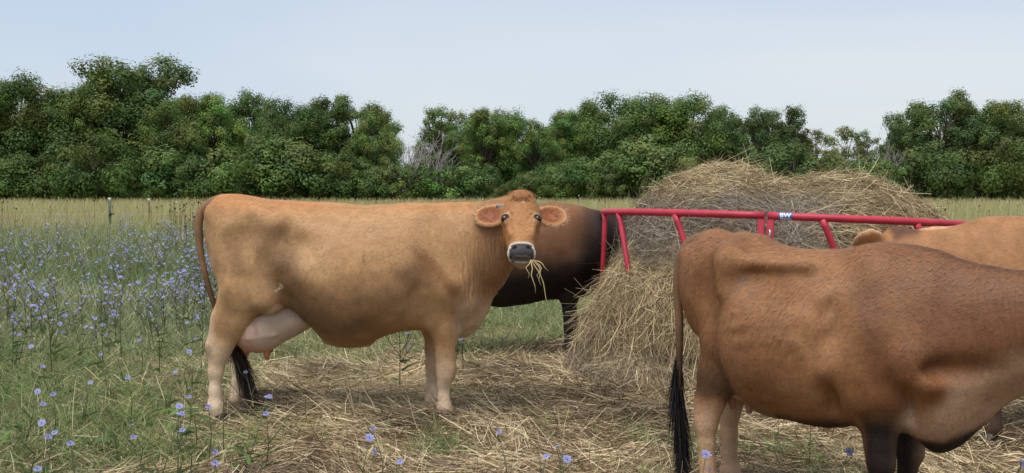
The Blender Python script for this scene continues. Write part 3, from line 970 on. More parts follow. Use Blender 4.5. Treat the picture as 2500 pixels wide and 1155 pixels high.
HOOF = None
def build_cow(name, spec, loc, rz, label):
    global HOOF
    rng = np.random.default_rng(spec.get('seed', 3))
    root = empty(name, loc, rz)
    tag(root, label, 'cow')
    B = spec['bounds']
    fine = spec.get('fine', [None] * 3)
    h = spec.get('h', 0.012)
    fd = Field(*[axis(B[i][0], B[i][1], h, fine[i]) for i in range(3)])
    torso_into(fd, spec['torso'])
    for p in spec.get('bumps', []):            # (p1, p2, r1, r2, k, ls)
        for g in (-1, 1):
            a = (p[0][0], g * p[0][1], p[0][2]); b = (p[1][0], g * p[1][1], p[1][2])
            fd.cone(a, b, p[2], p[3], p[4], ls=p[5])
    if 'barrel' in spec:
        bc, br = np.array(spec['barrel'][0]), np.array(spec['barrel'][1])
        def bfn(X, Y, Z):
            zc_ = bc[2] + 0.16 * np.clip((0.24 - X) / 0.20, 0, 1) ** 2 * np.clip((bc[2] + 0.1 - Z) / 0.3, 0, 1)      # tucked-up flank
            q = (np.abs((X - bc[0]) / br[0]) ** 4.2 + (((Y - bc[1]) / br[1]) ** 2 + ((Z - zc_) / br[2]) ** 2) ** 2.1) ** (1 / 4.2)
            return (q - 1) * br.min() * 0.9
        fd.add(bc - br, bc + br, bfn, 0.045)
    nk = spec['neck']                          # (x,y,z, rv, rl)
    for i in range(len(nk) - 1):
        a, b = nk[i], nk[i + 1]
        t = unit(np.array(b[:3]) - np.array(a[:3]))
        lat = unit(np.cross(t, (0, 0, 1)))
        fd.cone(a[:3], b[:3], a[3], b[3], 0.06, lat=lat, ls=0.5 * (a[4] / a[3] + b[4] / b[3]))
    for p in spec.get('extra', []):            # unmirrored cones: (p1,p2,r1,r2,k,ls)
        fd.cone(p[0], p[1], p[2], p[3], p[4], ls=p[5])
    hoofs = []
    for lg in spec['legs']:
        y, jt = lg['y'], lg['j']               # j rows: x, z, r, dy, ls
        for i in range(len(jt) - 1):
            a, b = jt[i], jt[i + 1]
            fd.cone((a[0], y + a[3], a[1]), (b[0], y + b[3], b[1]), a[2], b[2], lg.get('k', 0.045) if i < 2 else 0.03, ls=0.5 * (a[4] + b[4]))
        hoofs.append((jt[-1][0] + 0.012, y + jt[-1][3], jt[-1][1]))
    for c, r, k in spec.get('hollow', []):
        for g in (-1, 1):
            fd.ell((c[0], g * c[1], c[2]), np.eye(3), r, k, sub=True)
    H = head_into(fd, *spec['head'], ear_up=spec.get('ear_up', 0.0), hs=spec.get('hs', 1.0), ear_t=spec.get('ear_t', 0.110))
    if 'disp' in spec:
        fd.disp([b[0] for b in B], [b[1] for b in B], spec['disp'])
    V, Q = fd.surface(spec.get('smooth', 3))
    Nn = normals(V, Q)
    hd_ = np.clip((np.linalg.norm(V - (H['O'] + H['a'] * 0.2), axis=1) - 0.26) / 0.1, 0, 1)       # keep the face crisp
    V = V + Nn * (hd_ * (0.016 * (fbm(V, 4.5, 7) - 0.5) + 0.007 * (fbm(V * np.array([1.0, 1.0, 0.6]), 13, 8) - 0.5)))[:, None]
    col, fold = spec['paint'](V, H)
    body = obj('body', mesh('body', V, Q, col, attrs={'fold': fold}), M['coat'], root)
    if spec.get('hairs'):
        nh = spec['hairs']
        Nn = normals(V, Q)
        ht, hu, hw_ = head_coords(V, H)
        bare = ((ht > 0.345) & (np.abs(hu) < 0.12) & (hw_ > -0.14) & (ht < 0.5)) | ((np.abs(ht - 0.18) < 0.032) & (np.abs(np.abs(hu) - 0.10) < 0.034) & (hw_ > -0.05))
        keepw = (0.15 + (Nn[:, 1] * (-1 if spec.get('hairside') else 1) < 0.2)) * (V[:, 2] > 0.12) * (~bare)
        ix = rng.choice(len(V), nh, p=keepw / keepw.sum())
        T = np.tile([-0.75, 0.0, -0.65], (nh, 1)) + (fbm(V[ix], 2.5, 17)[:, None] - 0.5) * np.array([0.8, 0, -2.2]) + rng.normal(size=(nh, 3)) * 0.25
        T -= Nn[ix] * (T * Nn[ix]).sum(1, keepdims=True)
        T /= np.linalg.norm(T, axis=1, keepdims=True) + 1e-9
        T = T + Nn[ix] * rng.uniform(0.05, 0.18, (nh, 1)); T /= np.linalg.norm(T, axis=1, keepdims=True)
        hp = V[ix] + rng.normal(size=(nh, 3)) * 0.004 - Nn[ix] * 0.001
        sv, sf, sc = ribbons(hp, T, rng.uniform(0.007, 0.015, nh), 0.0017, -Nn[ix] * 0.08, col[ix] * rng.uniform(0.90, 1.36, (nh, 1)) * np.array([1.0, 1.03, 1.06]), seg=1, rng=rng, tip=0.3, wdir=np.cross(T, Nn[ix]))
        obj('coat_hair', mesh('coat_hair', sv, sf, sc), M['hair'], root)['kind'] = 'stuff'
    # eyes
    em = bpy.data.meshes.get('eye')
    if em is None:
        ev, ef = [], []
        for i in range(9):
            th = math.pi * i / 8
            for k in range(14):
                ph = 2 * math.pi * k / 14
                ev.append((0.0235 * max(0.02, math.sin(th)) * math.cos(ph), 0.0235 * max(0.02, math.sin(th)) * math.sin(ph), 0.021 * math.cos(th)))
        for i in range(8):
            for k in range(14):
                ef.append((i * 14 + k, (i + 1) * 14 + k, (i + 1) * 14 + (k + 1) % 14, i * 14 + (k + 1) % 14))
        em = mesh('eye', np.array(ev), np.array(ef)); em.materials.append(M['eye'])
    for g in (-1, 1):
        e = obj('eye', em, M['eye'], root)
        e.location = Vector(H['O'] + (H['a'] * 0.180 + H['s'] * g * 0.097 + H['n'] * 0.017) * H['hs'])
    if HOOF is None:
        HOOF = hoof_mesh(); HOOF.materials.append(M['hoof'])
    for (x, y, z) in hoofs:
        o = obj('hoof', HOOF, M['hoof'], root)
        o.location = (x, y, 0.0)
        o.scale = (spec.get('hoof', 1.0),) * 3
    # tail
    tp = spec['tail']
    P = np.array([t[:3] for t in tp]); r = np.array([t[3] for t in tp])
    sd = np.linspace(0, 1, len(tp)); ss = np.linspace(0, 1, len(tp) * 5)
    PP = np.stack([spl(sd, P[:, i], ss) for i in range(3)], 1); rr = spl(sd, r, ss)
    tv, tf = tube(PP, rr, 10)
    tcol = np.array(spec['tail_col']) * np.ones((len(tv), 1))
    dark = sstep(0.45, 1.0, np.clip((P[0, 2] - tv[:, 2]) / (P[0, 2] - P[-1, 2]), 0, 1))[:, None]
    tcol = tcol * (1 - dark) + np.array([0.05, 0.03, 0.02]) * dark
    tcol *= (0.8 + 0.4 * vnoise(tv, 25, 4))[:, None]
    tail = obj('tail', mesh('tail', tv, tf, tcol, attrs={'fold': np.zeros(len(tv))}), M['coat'], root)
    sp = spec['switch']
    path = [s[:3] for s in sp]; rad = [s[3] for s in sp]
    sv, sf, sc = strands(spec.get('nswitch', 900), path, rad, spec.get('lswitch', 0.16), spec.get('switch_col', (0.03, 0.02, 0.014)), rng)
    obj('tail_switch', mesh('tail_switch', sv, sf, sc), M['hair'], tail)
    # udder
    if 'udder' in spec:
        u = spec['udder']
        uf = Field(*[axis(u['b'][i][0], u['b'][i][1], 0.011) for i in range(3)])
        for c, rr_ in u['e']:
            uf.ell(c, np.eye(3), rr_, 0.05)
        for p in u.get('vein', []):
            for i in range(len(p) - 1):
                uf.cone(p[i], p[i + 1], 0.009, 0.009, 0.012)
        uv, uq = uf.surface(2)
        uo = obj('udder', mesh('udder', uv, uq, u['paint'](uv)), M['udder'], root)
        for (x, y, z, ln) in u['teats']:
            t_v, t_f = tube([(x, y, z + 0.03), (x, y, z), (x + 0.003, y, z - ln * 0.6), (x + 0.004, y, z - ln)], [0.026, 0.021, 0.018, 0.011], 10)
            obj('teat', mesh('teat', t_v, t_f, np.ones((len(t_v), 1)) * np.array(u['teat_col'])), M['udder'], uo)
    return root, H, V, Q

def tri_mix(base, other, wgt):
    return base * (1 - wgt[:, None]) + np.array(other) * wgt[:, None]

def paint_head(c, V, H, face, muzzle_ring=(0.62, 0.55, 0.46), ear_in=(0.30, 0.105, 0.045), dark=0.0):
    t, u, w_ = head_coords(V, H)
    inh = (np.abs(u) < 0.135) & (t > -0.12) & (t < 0.55) & (w_ > -0.22) & (w_ < 0.12)
    nz_ = fbm(V, 14, 5)
    m = inh * sstep(-0.20, -0.10, w_) * sstep(-0.10, 0.0, t + 0.02) * sstep(0.135, 0.115, np.abs(u))
    c = tri_mix(c, face, m * 0.95)
    # paler round the eyes, cheeks
    for g in (-1, 1):
        d = np.sqrt(((t - 0.165) / 0.040) ** 2 + ((u - g * 0.097) / 0.034) ** 2 + ((w_ - 0.02) / 0.05) ** 2)
        c = tri_mix(c, (0.56, 0.36, 0.20), inh * sstep(1.25, 0.6, d) * 0.75)
        d2 = np.sqrt(((t - 0.180) / 0.024) ** 2 + ((u - g * 0.102) / 0.029) ** 2)
        c = tri_mix(c, (0.02, 0.014, 0.012), inh * sstep(1.25, 0.95, d2) * (w_ > -0.03))
        d3 = np.sqrt(((t - 0.235) / 0.03) ** 2 + ((u - g * 0.088) / 0.02) ** 2)
        c = tri_mix(c, (0.26, 0.12, 0.05), inh * sstep(1.3, 0.5, d3) * (w_ > -0.03) * 0.55)
    # forehead whorl
    d = np.sqrt((t / 0.05) ** 2 + (u / 0.04) ** 2)
    c = tri_mix(c, (0.26, 0.09, 0.03), inh * sstep(1.4, 0.3, d) * (w_ > -0.06) * 0.5)
    d = np.sqrt(((t - 0.062) / 0.018) ** 2 + ((u - 0.012) / 0.009) ** 2)
    c = tri_mix(c, (0.7, 0.55, 0.42), inh * sstep(1.2, 0.6, d) * (w_ > 0))
    # pale ring and black nose pad
    ring = inh * sstep(0.345, 0.372, t + 0.012 * (nz_ - 0.5) - 0.10 * np.maximum(0, -w_ - 0.02)) * (np.abs(u) < 0.10) * (w_ > -0.15)
    c = tri_mix(c, muzzle_ring, ring * (1 - dark))
    pad = inh * sstep(0.366, 0.374, t) * sstep(0.452, 0.445, t) * sstep(0.066, 0.058, np.abs(u) - 0.010 * (t > 0.40)) * sstep(-0.03, -0.015, w_)
    c = tri_mix(c, (0.050, 0.044, 0.046), pad)
    lip = inh * sstep(0.447, 0.450, t) * sstep(0.460, 0.456, t) * (w_ > -0.05) * (np.abs(u) < 0.085)
    c = tri_mix(c, (0.06, 0.04, 0.035), lip * 0.9)
    chin = inh * sstep(0.445, 0.456, t - 0.5 * np.minimum(0, w_ + 0.05)) * (np.abs(u) < 0.07) * (w_ < -0.035)
    c = tri_mix(c, (0.33, 0.19, 0.105), chin * 0.85)
    for g in (-1, 1):
        d = np.sqrt(((t - 0.398) / 0.015) ** 2 + ((u - g * 0.043) / 0.016) ** 2)
        c = tri_mix(c, (0.006, 0.005, 0.005), inh * sstep(1.1, 0.8, d) * (w_ > 0.0))
    # ears: pale rim, warm hollow
    for tipc, e, v, f in H['ears']:
        D = (V - tipc) / H['hs']
        pe, pv, pf = D @ e, D @ v, D @ f
        de = np.sqrt((pe / 0.098) ** 2 + (pv / 0.080) ** 2)
        ear = sstep(1.3, 1.1, np.sqrt(de ** 2 + (pf / 0.034) ** 2)) * sstep(-0.075, -0.05, pe)
        c = tri_mix(c, face, ear)
        c = tri_mix(c, (0.60, 0.36, 0.20), ear * sstep(0.72, 0.95, de) * 0.8)
        c = tri_mix(c, ear_in, ear * sstep(0.92, 0.55, de + 0.3 * (nz_ - 0.5)) * (pf > -0.012))
    return c

# ------------------------------------------------ the fawn cow that looks at us
def hindleg(x, dx=0.0, s=1.0, dz=0.0):
    return [(x + 0.17, 1.00 * s, 0.17, 0.02, 0.62), (x + 0.19, 0.78 * s, 0.150, -0.01, 0.62), (x + 0.10, 0.60 * s, 0.108, 0, 0.62),
            (x + 0.040 + dx, 0.46 * s, 0.066, 0, 0.62), (x + 0.022 + dx, 0.40 * s, 0.054, 0, 0.70), (x + 0.008 + dx, 0.30 * s, 0.038, 0, 0.80), (x + 0.004 + dx, 0.20 * s, 0.033, 0, 0.9), (x + 0.002 + dx, 0.105, 0.041, 0, 1.0), (x + 0.015 + dx, 0.055, 0.038, 0, 1.05)]

def foreleg(x, s=1.0, rr=1.0):
    return [(x - 0.03, 0.95 * s, 0.15, 0.02, 0.5), (x - 0.01, 0.74 * s, 0.115, 0, 0.65), (x, 0.56 * s, 0.080 * rr, 0, 0.75), (x + 0.003, 0.40 * s, 0.050 * rr, 0, 0.85),
            (x + 0.010, 0.325 * s, 0.051 * rr, 0, 0.95), (x + 0.006, 0.285 * s, 0.046 * rr, 0, 0.95), (x - 0.004, 0.235 * s, 0.033 * rr, 0, 0.95), (x - 0.006, 0.16 * s, 0.030 * rr, 0, 1), (x - 0.002, 0.095, 0.040, 0, 1), (x + 0.012, 0.055, 0.037, 0, 1.05)]

def mirror_legs(hx, fx, hy, fy, hdx=(0, 0.0), fdx=(0, 0), s=1.0, rr=1.0):
    L = []
    for g, dh, df in ((-1, hdx[0], fdx[0]), (1, hdx[1], fdx[1])):
        j = [(a, b, c, -g * d * 1.0, e) for a, b, c, d, e in hindleg(hx, dh, s)]
        L.append(dict(y=g * hy, j=j, k=0.035))
        j = [(a + df * (i > 1), b, c, -g * d, e) for i, (a, b, c, d, e) in enumerate(foreleg(fx, s, rr))]
        L.append(dict(y=g * fy, j=j, k=0.035))
    return L

def paint_fawn(V, H):
    x, y, z = V.T
    n1 = fbm(V, 3.2, 1); n2 = fbm(V, 9, 2)
    c = np.ones((len(V), 1)) * np.array([0.42, 0.238, 0.110])
    c = tri_mix(c, (0.51, 0.312, 0.160), sstep(0.45, 0.75, n1) * 0.6)
    # sooty patches on the flank, thigh and belly side
    for (px_, pz, rx, rz_, am) in ((0.44, 0.90, 0.17, 0.25, 0.95), (0.34, 1.02, 0.13, 0.14, 0.6), (0.78, 0.64, 0.34, 0.20, 0.85), (0.58, 0.74, 0.16, 0.16, 0.6), (0.16, 0.98, 0.09, 0.13, 0.6), (1.02, 0.76, 0.24, 0.12, 0.45),
                                   (1.19, 0.86, 0.14, 0.09, 0.6), (0.30, 0.68, 0.10, 0.08, 0.5), (1.42, 0.66, 0.07, 0.2, 0.4), (0.08, 0.66, 0.09, 0.10, 0.45), (0.10, 0.72, 0.05, 0.10, 0.3)):
        d = np.sqrt(((x - px_) / rx) ** 2 + ((z - pz) / rz_) ** 2)
        c = tri_mix(c, (0.165, 0.088, 0.040), sstep(1.3, 0.15, d + 1.1 * (n1 - 0.5) + 0.7 * (n2 - 0.5)) * am)
    # diagonal shoulder mark
    d = np.abs((x - 1.32) + (z - 0.86) * 0.85) / 0.05
    c = tri_mix(c, (0.26, 0.125, 0.05), sstep(1.4, 0.2, d + 0.6 * (n2 - 0.5)) * sstep(0.68, 0.78, z) * sstep(1.06, 0.98, z) * sstep(1.0, 1.1, x) * 0.85)
    # redder along the back and tail head, darker neck
    c = tri_mix(c, (0.45, 0.19, 0.062), sstep(1.18, 1.30, z + 0.05 * (n2 - 0.5)) * (x < 1.5) * 0.7)
    c = tri_mix(c, (0.29, 0.145, 0.066), sstep(1.40, 1.60, x + 0.1 * (n1 - 0.5)) * sstep(0.65, 0.8, z) * 0.85)
    # pale legs, belly line, brisket, rear of thigh
    c = tri_mix(c, (0.68, 0.53, 0.375), sstep(0.58, 0.26, z + 0.22 * (n1 - 0.5)) * ((x < 0.35)) * 0.92)
    c = tri_mix(c, (0.66, 0.50, 0.345), sstep(0.48, 0.14, z + 0.14 * (n1 - 0.5)) * (x > 1.05) * 0.9)
    c = tri_mix(c, (0.30, 0.15, 0.065), sstep(1.365, 1.385, x) * sstep(0.5, 0.40, z) * 0.4)
    c = tri_mix(c, (0.60, 0.42, 0.27), sstep(0.035, -0.02, x + (n2 - 0.5) * 0.04) * sstep(1.05, 0.92, z) * sstep(0.2, 0.5, z) * 0.9)
    c = tri_mix(c, (0.58, 0.42, 0.28), sstep(1.36, 1.43, x) * sstep(0.80, 0.60, z + 0.1 * (n1 - 0.5)) * sstep(0.2, 0.45, z) * 0.75)
    c = tri_mix(c, (0.62, 0.46, 0.32), sstep(0.10, 0.02, np.abs(y)) * sstep(0.60, 0.45, z) * sstep(0.3, 0.5, x) * 0.5)
    # udder-side flank fold is creamy
    d = np.abs((z - 0.675) + np.maximum(0, 0.38 - x) * 0.85 + np.maximum(0, x - 0.40) * 1.0) / 0.035
    c = tri_mix(c, (0.62, 0.45, 0.30), sstep(1.3, 0.3, d) * sstep(0.15, 0.25, x) * sstep(0.60, 0.46, x) * 0.8)
    # hock scuff
    d = np.sqrt(((x + 0.03) / 0.035) ** 2 + ((z - 0.43) / 0.045) ** 2)
    c = tri_mix(c, (0.20, 0.14, 0.10), sstep(1.3, 0.4, d + 0.5 * (n2 - 0.5)) * 0.6)
    # little scars
    d = np.abs((x - 0.405) - (z - 0.80) * 0.7 - 0.012 * np.sin(z * 150)) / 0.007
    c = tri_mix(c, (0.66, 0.50, 0.38), (d < 1) * sstep(0.775, 0.785, z) * sstep(0.83, 0.82, z) * (y < 0) * 0.8)
    d = np.abs((x - 0.90) - 0.012 * np.sin(z * 30)) / 0.006
    c = tri_mix(c, (0.16, 0.08, 0.035), sstep(1.4, 0.4, d) * sstep(0.93, 0.95, z) * sstep(1.03, 1.01, z) * (y < 0) * 0.6)
    c = paint_head(c, V, H, (0.41, 0.190, 0.068))
    fold = sstep(1.38, 1.50, x) * sstep(1.80, 1.66, x) * sstep(0.62, 0.75, z) * sstep(1.27, 1.16, z) * (np.abs(head_coords(V, H)[1]) < 5)
    t, u, w_ = head_coords(V, H)
    fold = fold * (w_ < -0.14)
    return c, fold

def udder_paint(V):
    x, y, z = V.T
    n = fbm(V, 8, 3)
    c = np.ones((len(V), 1)) * np.array([0.50, 0.37, 0.285])
    lowrear = sstep(0.30, 0.10, x + (z - 0.5) * 0.5 + 0.1 * (n - 0.5))
    c = tri_mix(c, (0.50, 0.24, 0.15), lowrear * 0.85)
    c = tri_mix(c, (0.52, 0.30, 0.20), sstep(0.50, 0.42, z) * 0.6)
    c = tri_mix(c, (0.36, 0.18, 0.12), sstep(0.62, 0.85, vnoise(V * np.array([1.0, 1.0, 0.25]), 60, 8)) * sstep(0.12, 0.18, x) * sstep(0.36, 0.28, x) * sstep(0.5, 0.53, z) * sstep(0.64, 0.60, z) * 0.6)
    return c

COW1_D = 6.23
cow1 = dict(
    seed=1, h=0.0115, hairs=100000,
    bounds=((-0.16, 2.08), (-0.52, 0.42), (-0.01, 1.44)),
    fine=((1.50, 2.05, 0.0062), (-0.46, -0.06, 0.0062), (0.90, 1.42, 0.0062)),
    torso=[(-0.06, 1.27, 0.98, 0.085, 0.5, 2.2), (0.0, 1.318, 0.80, 0.165, 0.55, 2.3), (0.10, 1.330, 0.74, 0.225, 0.58, 2.4), (0.28, 1.300, 0.715, 0.262, 0.52, 2.5),
           (0.42, 1.289, 0.665, 0.29, 0.45, 2.3), (0.53, 1.284, 0.565, 0.32, 0.43, 2.2), (0.64, 1.278, 0.462, 0.345, 0.42, 2.15), (0.86, 1.268, 0.452, 0.37, 0.42, 2.1), (0.98, 1.272, 0.50, 0.355, 0.42, 2.05), (1.12, 1.277, 0.53, 0.33, 0.42, 2.0),
           (1.26, 1.274, 0.52, 0.27, 0.42, 2.0), (1.41, 1.262, 0.495, 0.215, 0.42, 2.0), (1.51, 1.20, 0.56, 0.155, 0.42, 2.0), (1.57, 1.10, 0.66, 0.10, 0.42, 2.0)],
    bumps=[((0.27, 0.215, 1.215), (0.38, 0.235, 1.17), 0.036, 0.036, 0.11, 1.0),            # hook bones
           ((-0.005, 0.085, 1.215), (0.03, 0.10, 1.20), 0.035, 0.035, 0.06, 1.0),          # pin bones
           ((1.19, 0.11, 1.13), (1.36, 0.20, 0.82), 0.07, 0.085, 0.10, 0.8),               # shoulder blade
           ((0.20, 0.15, 0.95), (0.32, 0.20, 0.74), 0.14, 0.10, 0.07, 0.6),                 # thigh to stifle
           ((-0.022, 0.135, 0.452), (0.035, 0.135, 0.62), 0.030, 0.028, 0.03, 0.8),         # point of hock and tendon
           ((1.43, 0.15, 0.72), (1.44, 0.15, 0.70), 0.06, 0.06, 0.07, 1.0),                 # point of shoulder
           ((1.27, 0.17, 0.74), (1.26, 0.165, 0.62), 0.085, 0.075, 0.035, 0.6)],             # elbow
    hollow=[((0.50, 0.385, 1.06), (0.15, 0.11, 0.12), 0.07), ((1.17, 0.36, 0.66), (0.035, 0.08, 0.16), 0.06), ((0.14, 0.31, 1.04), (0.10, 0.09, 0.10), 0.07)],
    neck=[(1.36, 0, 0.96, 0.29, 0.19), (1.52, -0.05, 1.035, 0.235, 0.145), (1.66, -0.09, 1.13, 0.165, 0.11), (1.74, -0.13, 1.20, 0.125, 0.09)],
    extra=[((1.43, 0, 0.60), (1.60, -0.07, 0.84), 0.075, 0.05, 0.07, 0.5), ((0.62, 0, 0.475), (0.86, 0, 0.468), 0.03, 0.03, 0.05, 1.0)],
    head=((1.765, -0.20, 1.315), (0.0, -0.62, -0.785), (0.01, -0.785, 0.62)),
    ear_up=0.02, hs=0.94,
    legs=mirror_legs(0.0, 1.325, 0.135, 0.125, hdx=(0.0, 0.06), fdx=(0.0, -0.085)),
    tail=[(0.03, 0, 1.30, 0.035), (-0.045, -0.01, 1.275, 0.030), (-0.105, -0.03, 1.20, 0.026), (-0.10, -0.05, 1.02, 0.021), (-0.065, -0.06, 0.85, 0.018), (-0.012, -0.05, 0.66, 0.016), (0.03, -0.02, 0.55, 0.013)],
    tail_col=(0.20, 0.108, 0.056),
    switch=[(-0.02, -0.05, 0.70, 0.012), (0.03, -0.02, 0.55, 0.020), (0.10, 0.01, 0.38, 0.040), (0.145, 0.02, 0.22, 0.030)],
    nswitch=1500, lswitch=0.17, switch_col=(0.035, 0.022, 0.015),
    paint=paint_fawn,
    udder=dict(b=((0.05, 0.66), (-0.26, 0.26), (0.34, 0.78)),
               e=[((0.25, -0.065, 0.565), (0.16, 0.105, 0.145)), ((0.25, 0.065, 0.565), (0.16, 0.105, 0.145)), ((0.37, -0.06, 0.605), (0.15, 0.11, 0.125)), ((0.37, 0.06, 0.605), (0.15, 0.11, 0.125)),
                  ((0.47, -0.02, 0.605), (0.12, 0.11, 0.065)), ((0.17, 0.0, 0.53), (0.08, 0.14, 0.11)), ((0.24, -0.06, 0.52), (0.12, 0.10, 0.105)), ((0.24, 0.06, 0.52), (0.12, 0.10, 0.105))],
               vein=[[(0.14, -0.140, 0.535), (0.20, -0.163, 0.500), (0.27, -0.163, 0.515), (0.36, -0.158, 0.520)], [(0.24, -0.168, 0.62), (0.245, -0.163, 0.52)], [(0.29, -0.168, 0.63), (0.285, -0.163, 0.52)], [(0.19, -0.16, 0.60), (0.20, -0.160, 0.51)]],
               teats=[(0.29, -0.09, 0.435, 0.065), (0.17, -0.09, 0.44, 0.03), (0.27, 0.09, 0.44, 0.055)], paint=udder_paint, teat_col=(0.42, 0.15, 0.09)))
fawn_cow, H1, V1, Q1 = build_cow('cow', cow1, (PX(535, COW1_D), COW1_D, 0), 0,
    'fawn cow standing side-on with its head turned to the camera and straw in its mouth')
# horn stubs
for g, ln in ((-1, 0.075), (1, 0.03)):
    b0 = H1['O'] + H1['a'] * 0.035 + H1['s'] * g * 0.068 + H1['n'] * (-0.045)
    e = unit(H1['s'] * g - H1['a'] * 0.05 * g)
    hv, hf = tube([b0, b0 + e * ln * 0.4, b0 + e * ln * 0.8 - H1['a'] * 0.004, b0 + e * ln + np.array([0, 0, 0.002])], [0.021, 0.017, 0.013, 0.007], 10)
    obj('horn', mesh('horn', hv, hf), M['horn'], fawn_cow)

# fringe of hair on the ears, curls on the poll
rngf = np.random.default_rng(64)
for tipc, e, v, f in H1['ears']:
    n = 420
    a = rngf.uniform(0, 2 * math.pi, n)
    rim = rngf.random(n) < 0.6
    q = np.where(rim, 0.95, rngf.uniform(0.2, 0.85, n))
    P = tipc + (np.cos(a) * 0.096 * q)[:, None] * e + (np.sin(a) * 0.078 * q)[:, None] * v + np.where(rim, 0.006, -0.004)[:, None] * f
    ok = np.cos(a) * q > -0.72
    D = np.cos(a)[:, None] * e * 0.5 + np.sin(a)[:, None] * v * 0.5 + f * 0.55 + e * 0.35 + rngf.normal(size=(n, 3)) * 0.25
    D /= np.linalg.norm(D, axis=1, keepdims=True)
    c = np.where(rim[:, None], np.array([[0.60, 0.38, 0.21]]), np.array([[0.40, 0.19, 0.09]])) * rngf.uniform(0.6, 1.25, (n, 1))
    sv, sf, sc = ribbons(P[ok], D[ok], rngf.uniform(0.014, 0.030, ok.sum()), 0.0022, rngf.normal(size=(ok.sum(), 3)) * 0.1, c[ok], seg=2, rng=rngf, tip=0.2)
    obj('ear_hair', mesh('ear_hair', sv, sf, sc), M['hair'], fawn_cow)['kind'] = 'stuff'
n = 700
u_ = rngf.normal(0, 0.026, n); t_ = rngf.uniform(-0.035, 0.055, n)
P = H1['O'] + (H1['s'] * u_[:, None] + H1['a'] * t_[:, None] + H1['n'] * (0.014 + 0.022 * sstep(-0.03, 0.05, t_))[:, None]) * 0.94
D = H1['a'] * 0.7 + H1['s'] * (u_ * 14)[:, None] + H1['n'] * 0.45 + rngf.normal(size=(n, 3)) * 0.35
D /= np.linalg.norm(D, axis=1, keepdims=True)
sv, sf, sc = ribbons(P, D, rngf.uniform(0.018, 0.040, n), 0.0024, rngf.normal(size=(n, 3)) * 0.2 - H1['n'] * 0.3, np.array([[0.36, 0.155, 0.053]]) * rngf.uniform(0.55, 1.35, (n, 1)), seg=2, rng=rngf, tip=0.25)
obj('forelock', mesh('forelock', sv, sf, sc), M['hair'], fawn_cow)['kind'] = 'stuff'

# ------------------------------------------------ the brown cow in the foreground
def ribs2(X, Y, Z):
    f = sstep(0.12, 0.26, X) * sstep(0.66, 0.56, X) * sstep(0.66, 0.84, Z) * sstep(1.02, 0.93, Z)
    return (0.0052 * np.sin((X - (Z - 0.8) * (0.8 + 0.25 * np.sin(X * 9))) * 2 * math.pi / (0.066 + 0.010 * np.sin(X * 23 + 1))) * f * (0.65 + 0.35 * np.sin(X * 31 + Z * 17))).astype(np.float32)

